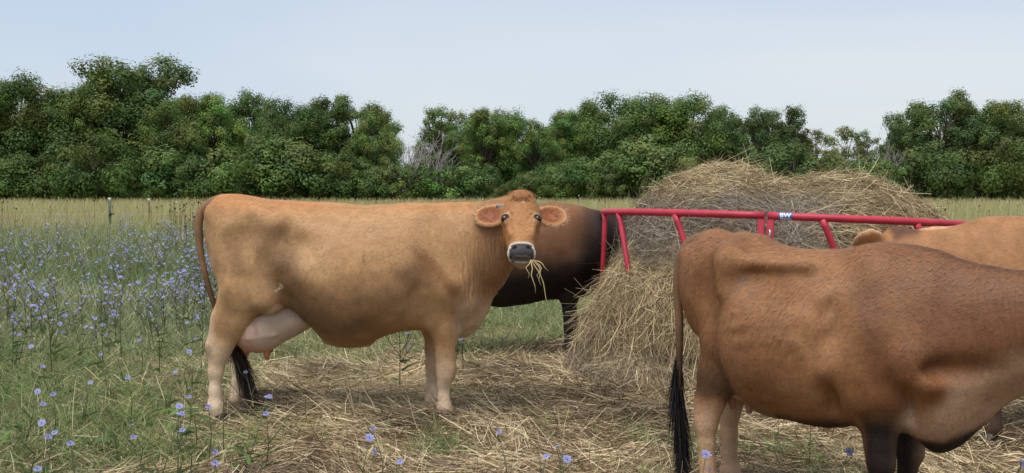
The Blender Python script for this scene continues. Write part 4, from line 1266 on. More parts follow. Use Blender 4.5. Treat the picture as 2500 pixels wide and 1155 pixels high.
def paint_brown(V, H):
    x, y, z = V.T
    n1 = fbm(V, 3.5, 21); n2 = fbm(V, 10, 22)
    c = np.ones((len(V), 1)) * np.array([0.225, 0.103, 0.044])
    c = tri_mix(c, (0.305, 0.148, 0.063), sstep(0.42, 0.72, n1) * 0.8)
    c = tri_mix(c, (0.175, 0.068, 0.028), sstep(1.06, 1.14, z) * 0.4)
    c = tri_mix(c, (0.225, 0.092, 0.037), sstep(0.55, 0.75, x) * 0.5)
    c = tri_mix(c, (0.125, 0.056, 0.025), sstep(1.2, 0.2, np.abs(x - 0.72 + (z - 0.9) * 0.25) / 0.07 + 0.8 * (n2 - 0.5)) * sstep(0.6, 0.7, z) * sstep(1.05, 0.98, z) * 0.5)
    c = tri_mix(c, (0.135, 0.058, 0.028), sstep(0.58, 1.0, x + 0.15 * (n1 - 0.5)) * sstep(0.62, 0.8, z) * 0.62)
    c = tri_mix(c, (0.085, 0.036, 0.018), sstep(0.07, 0.02, np.abs(y)) * sstep(0.62, 0.9, x) * sstep(0.9, 1.0, z) * 0.7)
    # dark underside and thigh
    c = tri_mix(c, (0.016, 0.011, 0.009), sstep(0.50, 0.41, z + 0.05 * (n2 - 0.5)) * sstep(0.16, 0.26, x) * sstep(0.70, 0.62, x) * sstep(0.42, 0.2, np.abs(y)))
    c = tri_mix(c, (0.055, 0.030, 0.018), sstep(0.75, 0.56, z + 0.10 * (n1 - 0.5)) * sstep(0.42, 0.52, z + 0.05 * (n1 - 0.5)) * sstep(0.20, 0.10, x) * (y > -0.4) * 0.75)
    c = tri_mix(c, (0.48, 0.31, 0.185), sstep(0.50, 0.40, z + 0.08 * (n1 - 0.5)) * (x < 0.3) * (np.abs(y) > 0.03) * 0.92)
    c = tri_mix(c, (0.50, 0.34, 0.22), sstep(0.06, 0.0, np.abs(y) - 0.03) * sstep(0.75, 0.6, z) * (x < 0.22) * 0.85)
    # black forelegs with a brown back edge
    bl = sstep(0.56, 0.44, z + 0.08 * (n1 - 0.5)) * (x > 0.58) * (x < 0.86) * (np.abs(y) > 0.045) * sstep(0.655, 0.70, x + 0.03 * (n2 - 0.5))
    c = tri_mix(c, (0.012, 0.009, 0.009), bl * 0.97)
    # pale brisket, black below it
    br = sstep(0.66, 0.52, z - (x - 0.9) * 0.55 + 0.06 * (n1 - 0.5)) * sstep(0.76, 0.86, x) * sstep(0.20, 0.15, np.abs(y))
    c = tri_mix(c, (0.44, 0.29, 0.185), br * 0.85)
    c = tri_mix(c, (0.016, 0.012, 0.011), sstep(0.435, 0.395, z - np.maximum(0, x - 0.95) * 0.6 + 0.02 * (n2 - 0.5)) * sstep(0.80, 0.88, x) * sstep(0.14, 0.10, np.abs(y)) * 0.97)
    # scuffs on the hip
    for (sx, sz, r_) in ((0.20, 0.985, 0.03), (0.36, 1.03, 0.022), (0.25, 0.94, 0.02)):
        d = np.sqrt(((x - sx) / r_) ** 2 + ((z - sz) / (r_ * 0.7)) ** 2)
        c = tri_mix(c, (0.12, 0.085, 0.06), sstep(1.3, 0.3, d + 1.2 * (n2 - 0.5)) * (y < 0) * 0.55)
    c = paint_head(c, V, H, (0.26, 0.10, 0.04))
    fold = sstep(1.0, 1.1, x) * sstep(1.35, 1.2, x) * sstep(0.6, 0.7, z) * 0.35
    return c, fold

TH2 = R(38)
hind2 = [(0.10, 0.92, 0.145, 0.02, 0.58), (0.11, 0.74, 0.135, -0.01, 0.56), (0.050, 0.58, 0.090, 0, 0.58), (0.005, 0.45, 0.058, 0, 0.64), (-0.010, 0.37, 0.047, 0, 0.72), (-0.008, 0.27, 0.034, 0, 0.85), (-0.006, 0.20, 0.031, 0, 0.95), (0.0, 0.10, 0.041, 0, 1.0), (0.012, 0.055, 0.038, 0, 1.05)]
fore2 = [(0.70, 0.86, 0.14, 0.02, 0.55), (0.70, 0.66, 0.112, 0, 0.68), (0.715, 0.50, 0.076, 0, 0.78), (0.722, 0.38, 0.054, 0, 0.88), (0.728, 0.305, 0.051, 0, 0.95), (0.718, 0.23, 0.034, 0, 1), (0.716, 0.16, 0.031, 0, 1), (0.718, 0.095, 0.041, 0, 1), (0.73, 0.055, 0.038, 0, 1.05)]
cow2 = dict(
    seed=2, h=0.0115, hairs=105000,
    bounds=((-0.27, 2.05), (-0.45, 0.45), (-0.01, 1.27)),
    torso=[(-0.185, 1.07, 0.88, 0.07, 0.5, 2.2), (-0.13, 1.128, 0.75, 0.145, 0.55, 2.2), (-0.04, 1.164, 0.68, 0.195, 0.58, 2.3), (0.08, 1.150, 0.64, 0.225, 0.52, 2.4),
           (0.22, 1.132, 0.54, 0.235, 0.42, 1.95), (0.40, 1.113, 0.42, 0.30, 0.40, 1.85), (0.60, 1.128, 0.42, 0.30, 0.40, 1.85), (0.76, 1.143, 0.43, 0.25, 0.40, 1.9),
           (0.92, 1.118, 0.385, 0.20, 0.42, 2.0), (1.01, 1.06, 0.43, 0.14, 0.42, 2.0), (1.07, 0.98, 0.52, 0.09, 0.42, 2.0)],
    bumps=[((0.09, 0.10, 1.125), (0.115, 0.21, 1.065), 0.036, 0.042, 0.06, 1.0), ((0.115, 0.22, 1.07), (0.13, 0.245, 0.95), 0.045, 0.045, 0.07, 1.0), ((-0.14, 0.075, 1.075), (-0.11, 0.085, 1.06), 0.034, 0.034, 0.05, 1.0),
           ((0.66, 0.09, 1.06), (0.84, 0.20, 0.74), 0.055, 0.08, 0.08, 0.8), ((0.90, 0.185, 0.68), (0.92, 0.185, 0.66), 0.05, 0.05, 0.06, 1.0),
           ((0.13, 0.215, 1.065), (0.46, 0.20, 1.055), 0.026, 0.022, 0.05, 1.0), ((0.70, 0.20, 0.80), (0.675, 0.20, 0.60), 0.11, 0.085, 0.035, 0.6),
           ((-0.045, 0.125, 0.435), (0.0, 0.125, 0.60), 0.026, 0.026, 0.03, 0.8)],
    hollow=[((0.29, 0.355, 0.985), (0.17, 0.12, 0.062), 0.05), ((0.02, 0.26, 0.93), (0.05, 0.08, 0.14), 0.07), ((0.60, 0.36, 0.90), (0.04, 0.08, 0.15), 0.07), ((1.06, 0.205, 0.70), (0.16, 0.07, 0.045), 0.05), ((0.845, 0.24, 0.52), (0.03, 0.10, 0.10), 0.04), ((0.575, 0.30, 0.52), (0.03, 0.10, 0.10), 0.05)],
    barrel=((0.365, 0, 0.735), (0.285, 0.348, 0.332)),
    neck=[(0.90, 0, 0.78, 0.30, 0.19), (1.08, 0, 0.83, 0.225, 0.14), (1.27, 0, 0.885, 0.16, 0.115), (1.45, 0, 0.90, 0.125, 0.10)],
    extra=[((0.90, 0, 0.43), (1.14, 0, 0.64), 0.06, 0.05, 0.06, 0.45), ((0.09, 0, 1.118), (0.16, 0, 1.115), 0.050, 0.045, 0.05, 1.0), ((-0.07, 0, 1.13), (-0.03, 0, 1.135), 0.045, 0.045, 0.05, 1.0)],
    head=((1.50, 0, 0.99), (0.72, 0.0, -0.69), (0.69, 0, 0.72)),
    legs=[dict(y=-0.130, j=[(a, b, c_, -0 * d, e) for a, b, c_, d, e in hind2], k=0.04), dict(y=0.095, j=[(a - 0.01, b, c_, 0 * d, e) for a, b, c_, d, e in hind2], k=0.05),
          dict(y=-0.125, j=fore2, k=0.05), dict(y=0.125, j=[(a + 0.03 * (i > 1), b, c_, -d, e) for i, (a, b, c_, d, e) in enumerate(fore2)], k=0.05)],
    disp=ribs2, paint=paint_brown,
    tail=[(-0.06, 0, 1.145, 0.033), (-0.15, -0.005, 1.125, 0.028), (-0.205, -0.01, 1.05, 0.024), (-0.215, -0.02, 0.92, 0.021), (-0.205, -0.02, 0.75, 0.018), (-0.205, -0.02, 0.58, 0.015), (-0.205, -0.02, 0.46, 0.012)],
    tail_col=(0.17, 0.095, 0.052),
    switch=[(-0.205, -0.02, 0.64, 0.012), (-0.215, -0.02, 0.50, 0.026), (-0.20, -0.02, 0.36, 0.030), (-0.195, -0.01, 0.22, 0.016), (-0.185, -0.01, 0.12, 0.008)],
    nswitch=1800, lswitch=0.17, switch_col=(0.012, 0.010, 0.010),
    udder=dict(b=((0.0, 0.36), (-0.18, 0.18), (0.34, 0.66)),
               e=[((0.10, -0.03, 0.535), (0.10, 0.075, 0.075)), ((0.10, 0.03, 0.535), (0.10, 0.075, 0.075)), ((0.19, 0.0, 0.54), (0.10, 0.09, 0.06))],
               teats=[(0.145, -0.055, 0.475, 0.06), (0.065, -0.05, 0.475, 0.05), (0.145, 0.05, 0.475, 0.055)],
               paint=lambda V: np.ones((len(V), 1)) * np.array([0.50, 0.33, 0.235]) * (0.9 + 0.2 * vnoise(V, 12, 3))[:, None], teat_col=(0.33, 0.17, 0.13)))
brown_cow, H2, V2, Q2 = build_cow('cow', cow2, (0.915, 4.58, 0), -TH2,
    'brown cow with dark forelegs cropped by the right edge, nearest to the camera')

# ------------------------------------------------ the dark cow behind, feeding
def paint_dark(V, H):
    x, y, z = V.T
    n1 = fbm(V, 3.0, 31); n2 = fbm(V, 8, 32)
    c = np.ones((len(V), 1)) * np.array([0.15, 0.068, 0.031])
    c = tri_mix(c, (0.24, 0.112, 0.050), sstep(0.98, 1.22, z + 0.1 * (n2 - 0.5)) * 0.8)
    c = tri_mix(c, (0.008, 0.007, 0.007), sstep(0.98, 0.62, z + 0.34 * (n1 - 0.5)) * 0.97)
    c = tri_mix(c, (0.010, 0.008, 0.008), sstep(0.98, 1.26, x + 0.22 * (n1 - 0.5) - 0.30 * (z - 0.9)) * 0.95)
    c = paint_head(c, V, H, (0.14, 0.06, 0.03))
    return c, np.zeros(len(V))

cow3 = dict(
    seed=5, h=0.016, hairs=30000,
    bounds=((-0.36, 2.12), (-0.46, 0.46), (-0.01, 1.34)),
    torso=[(-0.20, 1.19, 0.95, 0.08, 0.5, 2.2), (-0.13, 1.235, 0.80, 0.16, 0.55, 2.3), (0.0, 1.258, 0.70, 0.235, 0.55, 2.4), (0.20, 1.250, 0.52, 0.29, 0.48, 2.3), (0.41, 1.243, 0.41, 0.35, 0.44, 2.2), (0.67, 1.243, 0.42, 0.36, 0.44, 2.1),
           (0.86, 1.25, 0.46, 0.33, 0.43, 2.0), (1.04, 1.245, 0.47, 0.27, 0.43, 2.0), (1.18, 1.215, 0.49, 0.21, 0.43, 2.0), (1.30, 1.15, 0.56, 0.15, 0.43, 2.0), (1.37, 1.08, 0.64, 0.10, 0.43, 2.0)],
    bumps=[((0.05, 0.20, 1.17), (0.12, 0.21, 1.15), 0.04, 0.04, 0.06, 1.0), ((0.92, 0.10, 1.15), (1.10, 0.19, 0.80), 0.07, 0.085, 0.10, 0.8)],
    neck=[(1.10, 0, 0.88, 0.30, 0.20), (1.32, 0, 0.94, 0.22, 0.15), (1.50, 0, 0.98, 0.15, 0.12), (1.58, 0, 0.98, 0.13, 0.11)],
    head=((1.62, 0, 1.08), (0.62, -0.05, -0.78), (0.78, 0, 0.62)),
    legs=mirror_legs(-0.02, 1.04, 0.14, 0.13, hdx=(0.0, 0.05), fdx=(0.0, 0.02), s=0.92),
    paint=paint_dark,
    tail=[(-0.12, 0, 1.22, 0.033), (-0.22, -0.01, 1.18, 0.028), (-0.27, -0.02, 1.05, 0.024), (-0.28, -0.02, 0.85, 0.02), (-0.28, -0.02, 0.66, 0.016)],
    tail_col=(0.10, 0.05, 0.03),
    switch=[(-0.28, -0.02, 0.72, 0.014), (-0.28, -0.02, 0.55, 0.03), (-0.28, -0.02, 0.36, 0.02)], nswitch=500,
    switch_col=(0.05, 0.035, 0.025))
D3 = 8.64
dark_cow, H3, V3, Q3 = build_cow('cow', cow3, (PX(1075, D3), D3, 0), R(0),
    'dark brown cow with black shoulder feeding behind the fawn cow that faces the camera')

# ------------------------------------------------ the cow on the right, head in the feeder
def paint_tan(V, H):
    x, y, z = V.T
    n1 = fbm(V, 3.0, 41)
    c = np.ones((len(V), 1)) * np.array([0.31, 0.148, 0.062])
    c = tri_mix(c, (0.38, 0.19, 0.084), sstep(0.45, 0.7, n1) * 0.6)
    c = tri_mix(c, (0.035, 0.022, 0.016), sstep(0.55, 0.35, z + 0.1 * (n1 - 0.5)) * (x > 0.85) * (x < 1.35) * 0.92)
    c = tri_mix(c, (0.46, 0.30, 0.18), sstep(0.5, 0.35, z) * (x < 0.3) * 0.9)
    t, u, w_ = head_coords(V, H)
    c = paint_head(c, V, H, (0.34, 0.15, 0.06), ear_in=(0.40, 0.24, 0.17))
    top = sstep(0.085, 0.05, np.abs(u) + 0.05 * (fbm(V, 14, 43) - 0.5)) * sstep(0.07, 0.0, t) * (t > -0.12) * sstep(-0.15, -0.08, w_ + 0.06 * (fbm(V, 11, 44) - 0.5))
    c = tri_mix(c, (0.085, 0.035, 0.022), top * 0.9)
    return c, np.zeros(len(V))

cow4 = dict(
    seed=6, h=0.015, hairs=30000, hairside=1,
    bounds=((-0.30, 2.0), (-0.62, 0.45), (-0.01, 1.33)),
    torso=[(-0.17, 1.15, 0.92, 0.08, 0.5, 2.2), (-0.10, 1.19, 0.78, 0.155, 0.55, 2.3), (0.02, 1.21, 0.68, 0.22, 0.55, 2.4), (0.20, 1.195, 0.56, 0.27, 0.48, 2.3), (0.42, 1.18, 0.43, 0.34, 0.43, 2.1), (0.66, 1.18, 0.43, 0.345, 0.43, 2.0),
           (0.86, 1.20, 0.46, 0.30, 0.43, 1.9), (1.02, 1.215, 0.46, 0.24, 0.43, 1.9), (1.15, 1.19, 0.46, 0.18, 0.43, 2.0), (1.26, 1.13, 0.54, 0.13, 0.43, 2.0), (1.33, 1.06, 0.62, 0.09, 0.43, 2.0)],
    bumps=[((0.06, 0.195, 1.12), (0.12, 0.20, 1.10), 0.036, 0.036, 0.06, 1.0), ((0.90, 0.09, 1.12), (1.08, 0.18, 0.78), 0.06, 0.08, 0.10, 0.8)],
    neck=[(1.10, 0, 0.86, 0.30, 0.18), (1.28, 0.0, 0.915, 0.215, 0.15), (1.42, -0.02, 0.96, 0.165, 0.13), (1.52, -0.05, 0.99, 0.135, 0.12)],
    head=((1.52, -0.09, 1.115), (0.10, -0.55, -0.83), (0.05, -0.82, 0.55)), ear_up=(0.42, 0.0), ear_t=0.02,
    legs=mirror_legs(0.0, 1.07, 0.14, 0.13, hdx=(0.0, 0.05), fdx=(0.0, 0.0), s=0.9),
    paint=paint_tan,
    tail=[(-0.09, 0, 1.175, 0.033), (-0.19, 0, 1.13, 0.028), (-0.235, 0, 1.0, 0.022), (-0.24, 0, 0.8, 0.018), (-0.23, 0, 0.6, 0.014)],
    tail_col=(0.28, 0.15, 0.08),
    switch=[(-0.235, 0, 0.66, 0.014), (-0.23, 0, 0.48, 0.03), (-0.23, 0, 0.28, 0.02)], nswitch=300)
tan_cow, H4, V4, Q4 = build_cow('cow', cow4, (3.62, 5.72, 0), R(180),
    'tan cow partly hidden behind the nearest cow, its head lowered at the feeder rail')
# ---------------------------------------------------------------- red ring feeder
FC = (2.17, 8.3); FR = 1.50; FZ = 1.117
feeder = empty('hay_feeder', (FC[0], FC[1], 0.0))
feeder.rotation_euler = (-0.033, 0.043, 0)
tag(feeder, 'red tubular steel ring feeder holding the hay', 'hay feeder')
def ringp(phi, r=FR, z=FZ):           # phi 0 = nearest the camera, positive to the right
    a = R(phi)
    return (r * math.sin(a), -r * math.cos(a), z)
JOINTS = (-22, 98, 218)
for j in JOINTS:                      # three rail sections, a hand's gap at each joint
    for z, rr in ((FZ, 0.0255), (0.40, 0.020), (0.05, 0.022)):
        a0, a1 = j + 0.45, j + 120 - 0.45
        V, F = tube([ringp(a0 + (a1 - a0) * k / 26, z=z) for k in range(27)], [rr] * 27, 12)
        obj('top_rail' if z == FZ else 'lower_rail', mesh('rail', V, F), M['red'], feeder)
    for g in (-1, 1):
        p = Vector(ringp(j + g * 1.15)); rot = Matrix.Rotation(R(j), 3, 'Z')
        V, F = boxm((p.x, p.y, FZ / 2 + 0.02), (0.0215, 0.014, FZ / 2 - 0.030), rot)
        o = obj('post', mesh('post', V, F, smooth=False), M['red'], feeder)
        bv = o.modifiers.new('edge', 'BEVEL'); bv.width = 0.004; bv.segments = 2
        if g == 1:
            q = Vector(ringp(j + 1.0, FR + 0.018, FZ - 0.125))
            V, F = tube([q + Vector((0, 0, 0.035)), q + Vector((0.004, -0.008, 0.02)), q + Vector((0, -0.012, 0)), q + Vector((0.004, -0.008, -0.02)), q + Vector((0, 0, -0.035))], [0.007] * 5, 6)
            obj('latch_pin', mesh('latch_pin', V, F), M['steel'], o)
BARS = [-8.5, 15.5, 38, 61, 83, 111, 134, 157, 180, 203, 232, 288, 313]
for b in BARS + [-87.0]:
    tilt = 10.5 if b != -87.0 else -1.0
    P = [ringp(b, z=FZ - 0.012), ringp(b + 0.9, z=FZ - 0.06), ringp(b + tilt * 0.55, FR - 0.004, (FZ + 0.40) / 2), ringp(b + tilt, z=0.40)]
    V, F = tube(P, [0.027, 0.022, 0.019, 0.019], 10)
    obj('bar', mesh('bar', V, F), M['red'], feeder)
    P = [ringp(b + tilt, z=0.40), ringp(b + tilt, z=0.05)]
    V, F = tube(P, [0.018, 0.018], 10)
    obj('strut', mesh('strut', V, F), M['red'], feeder)
# sticker on the rail, just right of the front joint
def decal(a0, a1, r, t0, t1, name, mat, parent, n=8, m=6):
    V = []
    for i in range(n + 1):
        ph = a0 + (a1 - a0) * i / n
        for k in range(m + 1):
            th = R(t0 + (t1 - t0) * k / m)       # around the tube, 0 = outwards
            V.append(ringp(ph, FR + r * math.cos(th), FZ + r * math.sin(th)))
    ii = np.arange((n + 1) * (m + 1)).reshape(n + 1, m + 1)
    F = np.stack([ii[:-1, :-1], ii[1:, :-1], ii[1:, 1:], ii[:-1, 1:]], -1).reshape(-1, 4)
    return obj(name, mesh(name, np.array(V), F), mat, parent)
SA0, SA1 = -19.0, -15.7
stick = decal(SA0, SA1, 0.0268, -48, 62, 'sticker', M['blue'], feeder)
decal(SA0 + 0.45, SA1 - 0.15, 0.0274, -46, -30, 'sticker_stripe', M['white'], stick)
def wrap_text(txt, a0, a1, t0, t1):
    cu = bpy.data.curves.new('lettering', 'FONT'); cu.body = txt; cu.size = 1; cu.offset = 0.03
    o = bpy.data.objects.new('lettering', cu); COL.objects.link(o)
    me = bpy.data.meshes.new_from_object(o.evaluated_get(bpy.context.evaluated_depsgraph_get()))
    bpy.data.objects.remove(o)
    bm = bmesh.new(); bm.from_mesh(me)
    bmesh.ops.triangulate(bm, faces=bm.faces[:])
    bmesh.ops.subdivide_edges(bm, edges=bm.edges[:], cuts=4, use_grid_fill=True)
    bm.to_mesh(me); bm.free()
    co = np.array([v.co[:] for v in me.vertices])
    lo, hi = co.min(0), co.max(0)
    for v in me.vertices:
        u = (v.co.x - lo[0]) / (hi[0] - lo[0]); w_ = (v.co.y - lo[1]) / (hi[1] - lo[1])
        th = R(t0 + (t1 - t0) * w_)
        v.co = ringp(a0 + (a1 - a0) * u, FR + 0.0278 * math.cos(th), FZ + 0.0278 * math.sin(th))
    return me
lt = wrap_text('BW', SA0 + 0.4, SA1 - 0.25, -18, 50)
obj('lettering', lt, M['white'], stick)

# ---------------------------------------------------------------- hay
PALE = np.array([0.60, 0.48, 0.285]); TAN = np.array([0.40, 0.30, 0.17]); GREYH = np.array([0.33, 0.285, 0.24]); BROWN = np.array([0.14, 0.092, 0.05]); GREENH = np.array([0.36, 0.33, 0.17])

def hay_colors(P, n, rng, grey=None, dark=0.0):
    k = rng.random((n, 1))
    nz1 = fbm(P, 2.2, 91)[:, None]
    c = np.where(k < 0.38, PALE, np.where(k < 0.68, TAN, np.where(k < 0.80, GREENH * 0.9, BROWN)))
    c = c * (0.75 + 0.55 * nz1)
    if grey is not None: c = c * (1 - grey[:, None]) + GREYH * grey[:, None]
    c = c * (1 - dark * (rng.random((n, 1)) < 0.5))
    return c * rng.uniform(0.55, 1.45, (n, 1))

def hay_strands(V, N, count, rng, dirf, Lr=(0.12, 0.34), wd=(0.0024, 0.0062), lift=0.05, greyf=None, stick=0.02, keep=None):
    pr = np.ones(len(V)) if keep is None else keep(V)
    idx = rng.choice(len(V), count, p=pr / pr.sum())
    P0, n0 = V[idx], N[idx]
    P = P0 + rng.normal(size=(count, 3)) * 0.012 + n0 * (rng.random((count, 1)) ** 2 * stick * 2 - 0.008)
    D = dirf(P, n0) + rng.normal(size=(count, 3)) * np.where(rng.random((count, 1)) < 0.5, 0.35, 1.1)
    D -= n0 * (D * n0).sum(1, keepdims=True)
    D /= np.linalg.norm(D, axis=1, keepdims=True) + 1e-9
    out_ = (rng.random((count, 1)) ** 3) * lift * 3.5 - 0.03
    D = D + n0 * out_
    D /= np.linalg.norm(D, axis=1, keepdims=True)
    L = rng.uniform(Lr[0], Lr[1], count) * np.where(rng.random(count) < 0.5, 0.55, 1.0)
    bend = rng.normal(size=(count, 3)) * 0.34 - n0 * 0.16 + np.array([0, 0, -0.08])
    c = hay_colors(P, count, rng, None if greyf is None else greyf(P))
    P = P - D * (L * 0.5)[:, None] * (1 - np.clip(out_ * 2, 0, 0.9))
    return ribbons(P, D, L, wd[0] * 0.8 + (wd[1] - wd[0] * 0.8) * rng.random(count) ** 2, bend, c, seg=3, rng=rng, tip=0.5)

M['haycore'] = mat_plain('packed_hay', (0.23, 0.175, 0.105), 0.95, 0.1, 0.6, 30, 1.0, 70)

rngh = np.random.default_rng(200)
def lump(x, y, z, sx, sy, sz):
    return lambda fd, k: fd.ell((x, y, z), np.eye(3), (sx, sy, sz), k)

# bale in the ring
fd = Field(axis(0.65, 3.7, 0.035), axis(6.9, 9.6, 0.035), axis(-0.05, 1.7, 0.035))
for a in ((1.66, 8.32, 0.92, 0.70, 0.82, 0.59), (2.48, 8.20, 0.84, 0.74, 0.90, 0.62), (2.88, 8.10, 0.62, 0.52, 0.80, 0.62), (2.1, 8.25, 0.45, 1.25, 1.15, 0.62), (1.40, 8.2, 0.62, 0.58, 0.8, 0.56), (1.55, 7.75, 0.50, 0.62, 0.48, 0.44), (1.55, 8.3, 1.05, 0.48, 0.7, 0.42)):
    fd.ell(a[:3], np.eye(3), a[3:], 0.10)
X3, Y3, Z3 = np.meshgrid(*fd.ax, indexing='ij')
PP = np.stack([X3.ravel(), Y3.ravel(), Z3.ravel()], 1)
fd.F -= (0.10 * (fbm(PP, 2.4, 95) - 0.5) + 0.05 * (fbm(PP, 6.0, 96) - 0.5)).reshape(fd.F.shape).astype(np.float32)
fd.ell((1.32, 7.50, 0.66), np.eye(3), (0.30, 0.30, 0.10), 0.05, sub=True)       # pulled-out hollow
Vb, Qb = biggest(*fd.surface(1))
Nb = normals(Vb, Qb)
bale = obj('hay_bale', mesh('hay_bale', Vb, Qb), M['haycore'])
tag(bale, 'big loose round bale of pale dry hay heaped inside the red feeder', 'hay bale')
def bale_dir(P, n):
    a = (fbm(P, 1.7, 97) - 0.5) * 5.0 + 0.2
    t = np.cross(np.tile([0, 0, 1.0], (len(P), 1)), n) + 1e-3
    t /= np.linalg.norm(t, axis=1, keepdims=True)
    b = np.cross(n, t)
    return t * np.cos(a)[:, None] + b * np.sin(a)[:, None]
def bale_grey(P):
    band = sstep(1.36, 1.22, P[:, 2] + 0.25 * (fbm(P, 1.6, 98) - 0.5)) * sstep(0.72, 0.95, P[:, 2]) * sstep(2.40, 1.95, P[:, 0] + 0.5 * (fbm(P, 2.0, 99) - 0.5))
    return np.clip(band * 0.9, 0, 1)
def bale_keep(V): return 0.15 + 1.0 * (V[:, 1] < 8.4) + 0.6 * (V[:, 2] > 1.0)
v, f, c = hay_strands(Vb, Nb, 48000, rngh, bale_dir, greyf=bale_grey, keep=lambda V: bale_keep(V) * (V[:, 2] > 0.25))
o = obj('loose_straw', mesh('loose_straw', v, f, c), M['straw'], bale); o['kind'] = 'stuff'

# heap pulled out through the bars on the left
fd = Field(axis(0.15, 2.2, 0.03), axis(6.5, 8.7, 0.03), axis(-0.06, 1.15, 0.03))
for a in ((0.90, 7.82, 0.22, 0.33, 0.42, 0.56), (0.86, 7.78, 0.05, 0.40, 0.46, 0.50), (1.25, 7.55, 0.25, 0.42, 0.46, 0.54), (1.50, 7.34, 0.15, 0.46, 0.44, 0.56), (1.80, 7.15, 0.12, 0.45, 0.42, 0.52), (1.2, 7.55, 0.0, 0.78, 0.62, 0.20), (1.02, 8.15, 0.55, 0.30, 0.34, 0.42), (1.2, 8.0, 0.3, 0.4, 0.4, 0.5)):
    fd.ell(a[:3], np.eye(3), a[3:], 0.10)
X3, Y3, Z3 = np.meshgrid(*fd.ax, indexing='ij')
PP = np.stack([X3.ravel(), Y3.ravel(), Z3.ravel()], 1)
fd.F -= (0.10 * (fbm(PP, 3.0, 105) - 0.5) + 0.05 * (fbm(PP, 7.0, 106) - 0.5)).reshape(fd.F.shape).astype(np.float32)
fd.F[:, :, 0] = 1
Vp, Qp = biggest(*fd.surface(1))
Np = normals(Vp, Qp)
heap = obj('hay_heap', mesh('hay_heap', Vp, Qp), M['haycore'])
tag(heap, 'tangled heap of hay pulled out through the bars at the left of the feeder', 'hay heap')
def heap_dir(P, n):
    a = (fbm(P, 2.2, 107) - 0.5) * 2.6
    dn = np.array([0, 0, -1.0]) - n * (-n[:, 2:3])
    dn /= np.linalg.norm(dn, axis=1, keepdims=True) + 1e-6
    t = np.cross(n, dn)
    return dn * np.cos(a)[:, None] + t * np.sin(a)[:, None]
v, f, c = hay_strands(Vp, Np, 36000, rngh, heap_dir, lift=0.11, Lr=(0.12, 0.36), keep=lambda V: 0.15 + (V[:, 1] < 7.8) + 0.4 * (V[:, 0] < 0.8), greyf=lambda P: 0.35 * sstep(0.5, 0.1, P[:, 2]))
o = obj('loose_straw', mesh('loose_straw', v, f, c), M['straw'], heap); o['kind'] = 'stuff'
# ---------------------------------------------------------------- hay litter and near grass
def hillocks(x, y):
    P = np.stack([x, y, np.zeros_like(x)], 1)
    return 0.11 * np.maximum(0, fbm(P, 1.25, 111) - 0.47) * 2 + 0.02 * fbm(P, 6, 112)

CLUMPS = [(PX(470, 7.24), 7.24, 0.34), (PX(800, 7.55), 7.55, 0.42), (PX(1230, 7.35), 7.35, 0.36), (PX(1440, 6.7), 6.7, 0.3), (PX(640, 6.3), 6.3, 0.25), (PX(1000, 5.9), 5.9, 0.3), (PX(1560, 6.2), 6.2, 0.35)]
def clump(x, y):
    return np.max([np.exp(-(((x - a) / (r * 1.25)) ** 2 + ((y - b) / r) ** 2) * 1.4) for a, b, r in CLUMPS], 0)
def litter():
    rng = np.random.default_rng(301)
    n0 = 150000
    y = rng.uniform(4.3, 9.6, n0); x = rng.uniform(-3.2, 4.2, n0)
    keep = (np.abs(x) < 0.53 * y + 0.6)
    m = straw_mask(x, y)
    keep &= rng.random(n0) < np.clip(m * 0.85 + 0.20, 0, 0.85)
    x, y = x[keep], y[keep]; n = len(x); m = m[keep]
    cl = clump(x, y)
    hl = hillocks(x, y) * m + 0.10 * cl
    P = np.stack([x, y, gz(x, y) + hl * rng.random(n) ** 0.6 + 0.004 + 0.02 * rng.random(n)], 1)
    al = fbm(P, 1.6, 113) * 9 + rng.normal(0, 0.9, n)
    el = rng.normal(0.06, 0.20, n) + (rng.random(n) < 0.08) * rng.uniform(0.2, 0.9, n)
    d = np.stack([np.cos(al) * np.cos(el), np.sin(al) * np.cos(el), np.sin(el)], 1)
    L = rng.uniform(0.06, 0.26, n)
    P = P - d * (L * 0.5)[:, None] * np.array([1, 1, 0.15])
    bend = rng.normal(size=(n, 3)) * np.array([0.22, 0.22, 0.10]) + np.array([0, 0, -0.06])
    nz1 = fbm(P, 1.1, 114)
    k = rng.random((n, 1)) + (nz1 - 0.5)[:, None] * 0.9
    c = np.where(k < 0.22, np.array([[0.13, 0.088, 0.055]]), np.where(k < 0.44, np.array([[0.29, 0.21, 0.125]]), np.where(k < 0.74, np.array([[0.48, 0.37, 0.215]]), np.array([[0.68, 0.56, 0.36]]))))
    dk = np.maximum(sstep(0.50, 0.66, fbm(P, 0.9, 115)), 1.5 * sstep(0.25, 0.8, cl + 0.5 * (fbm(P, 4, 116) - 0.5)))[:, None]
    c = c * (1 - 0.32 * dk) * rng.uniform(0.72, 1.42, (n, 1))
    return ribbons(P, d, L, rng.uniform(0.0024, 0.0068, n), bend, c, seg=2, rng=rng, tip=0.5)
v, f, c = litter()
tag(obj('hay_litter', mesh('hay_litter', v, f, c), M['straw']), 'brown and straw coloured hay trampled over the ground round the cattle', 'hay litter', kind='stuff')

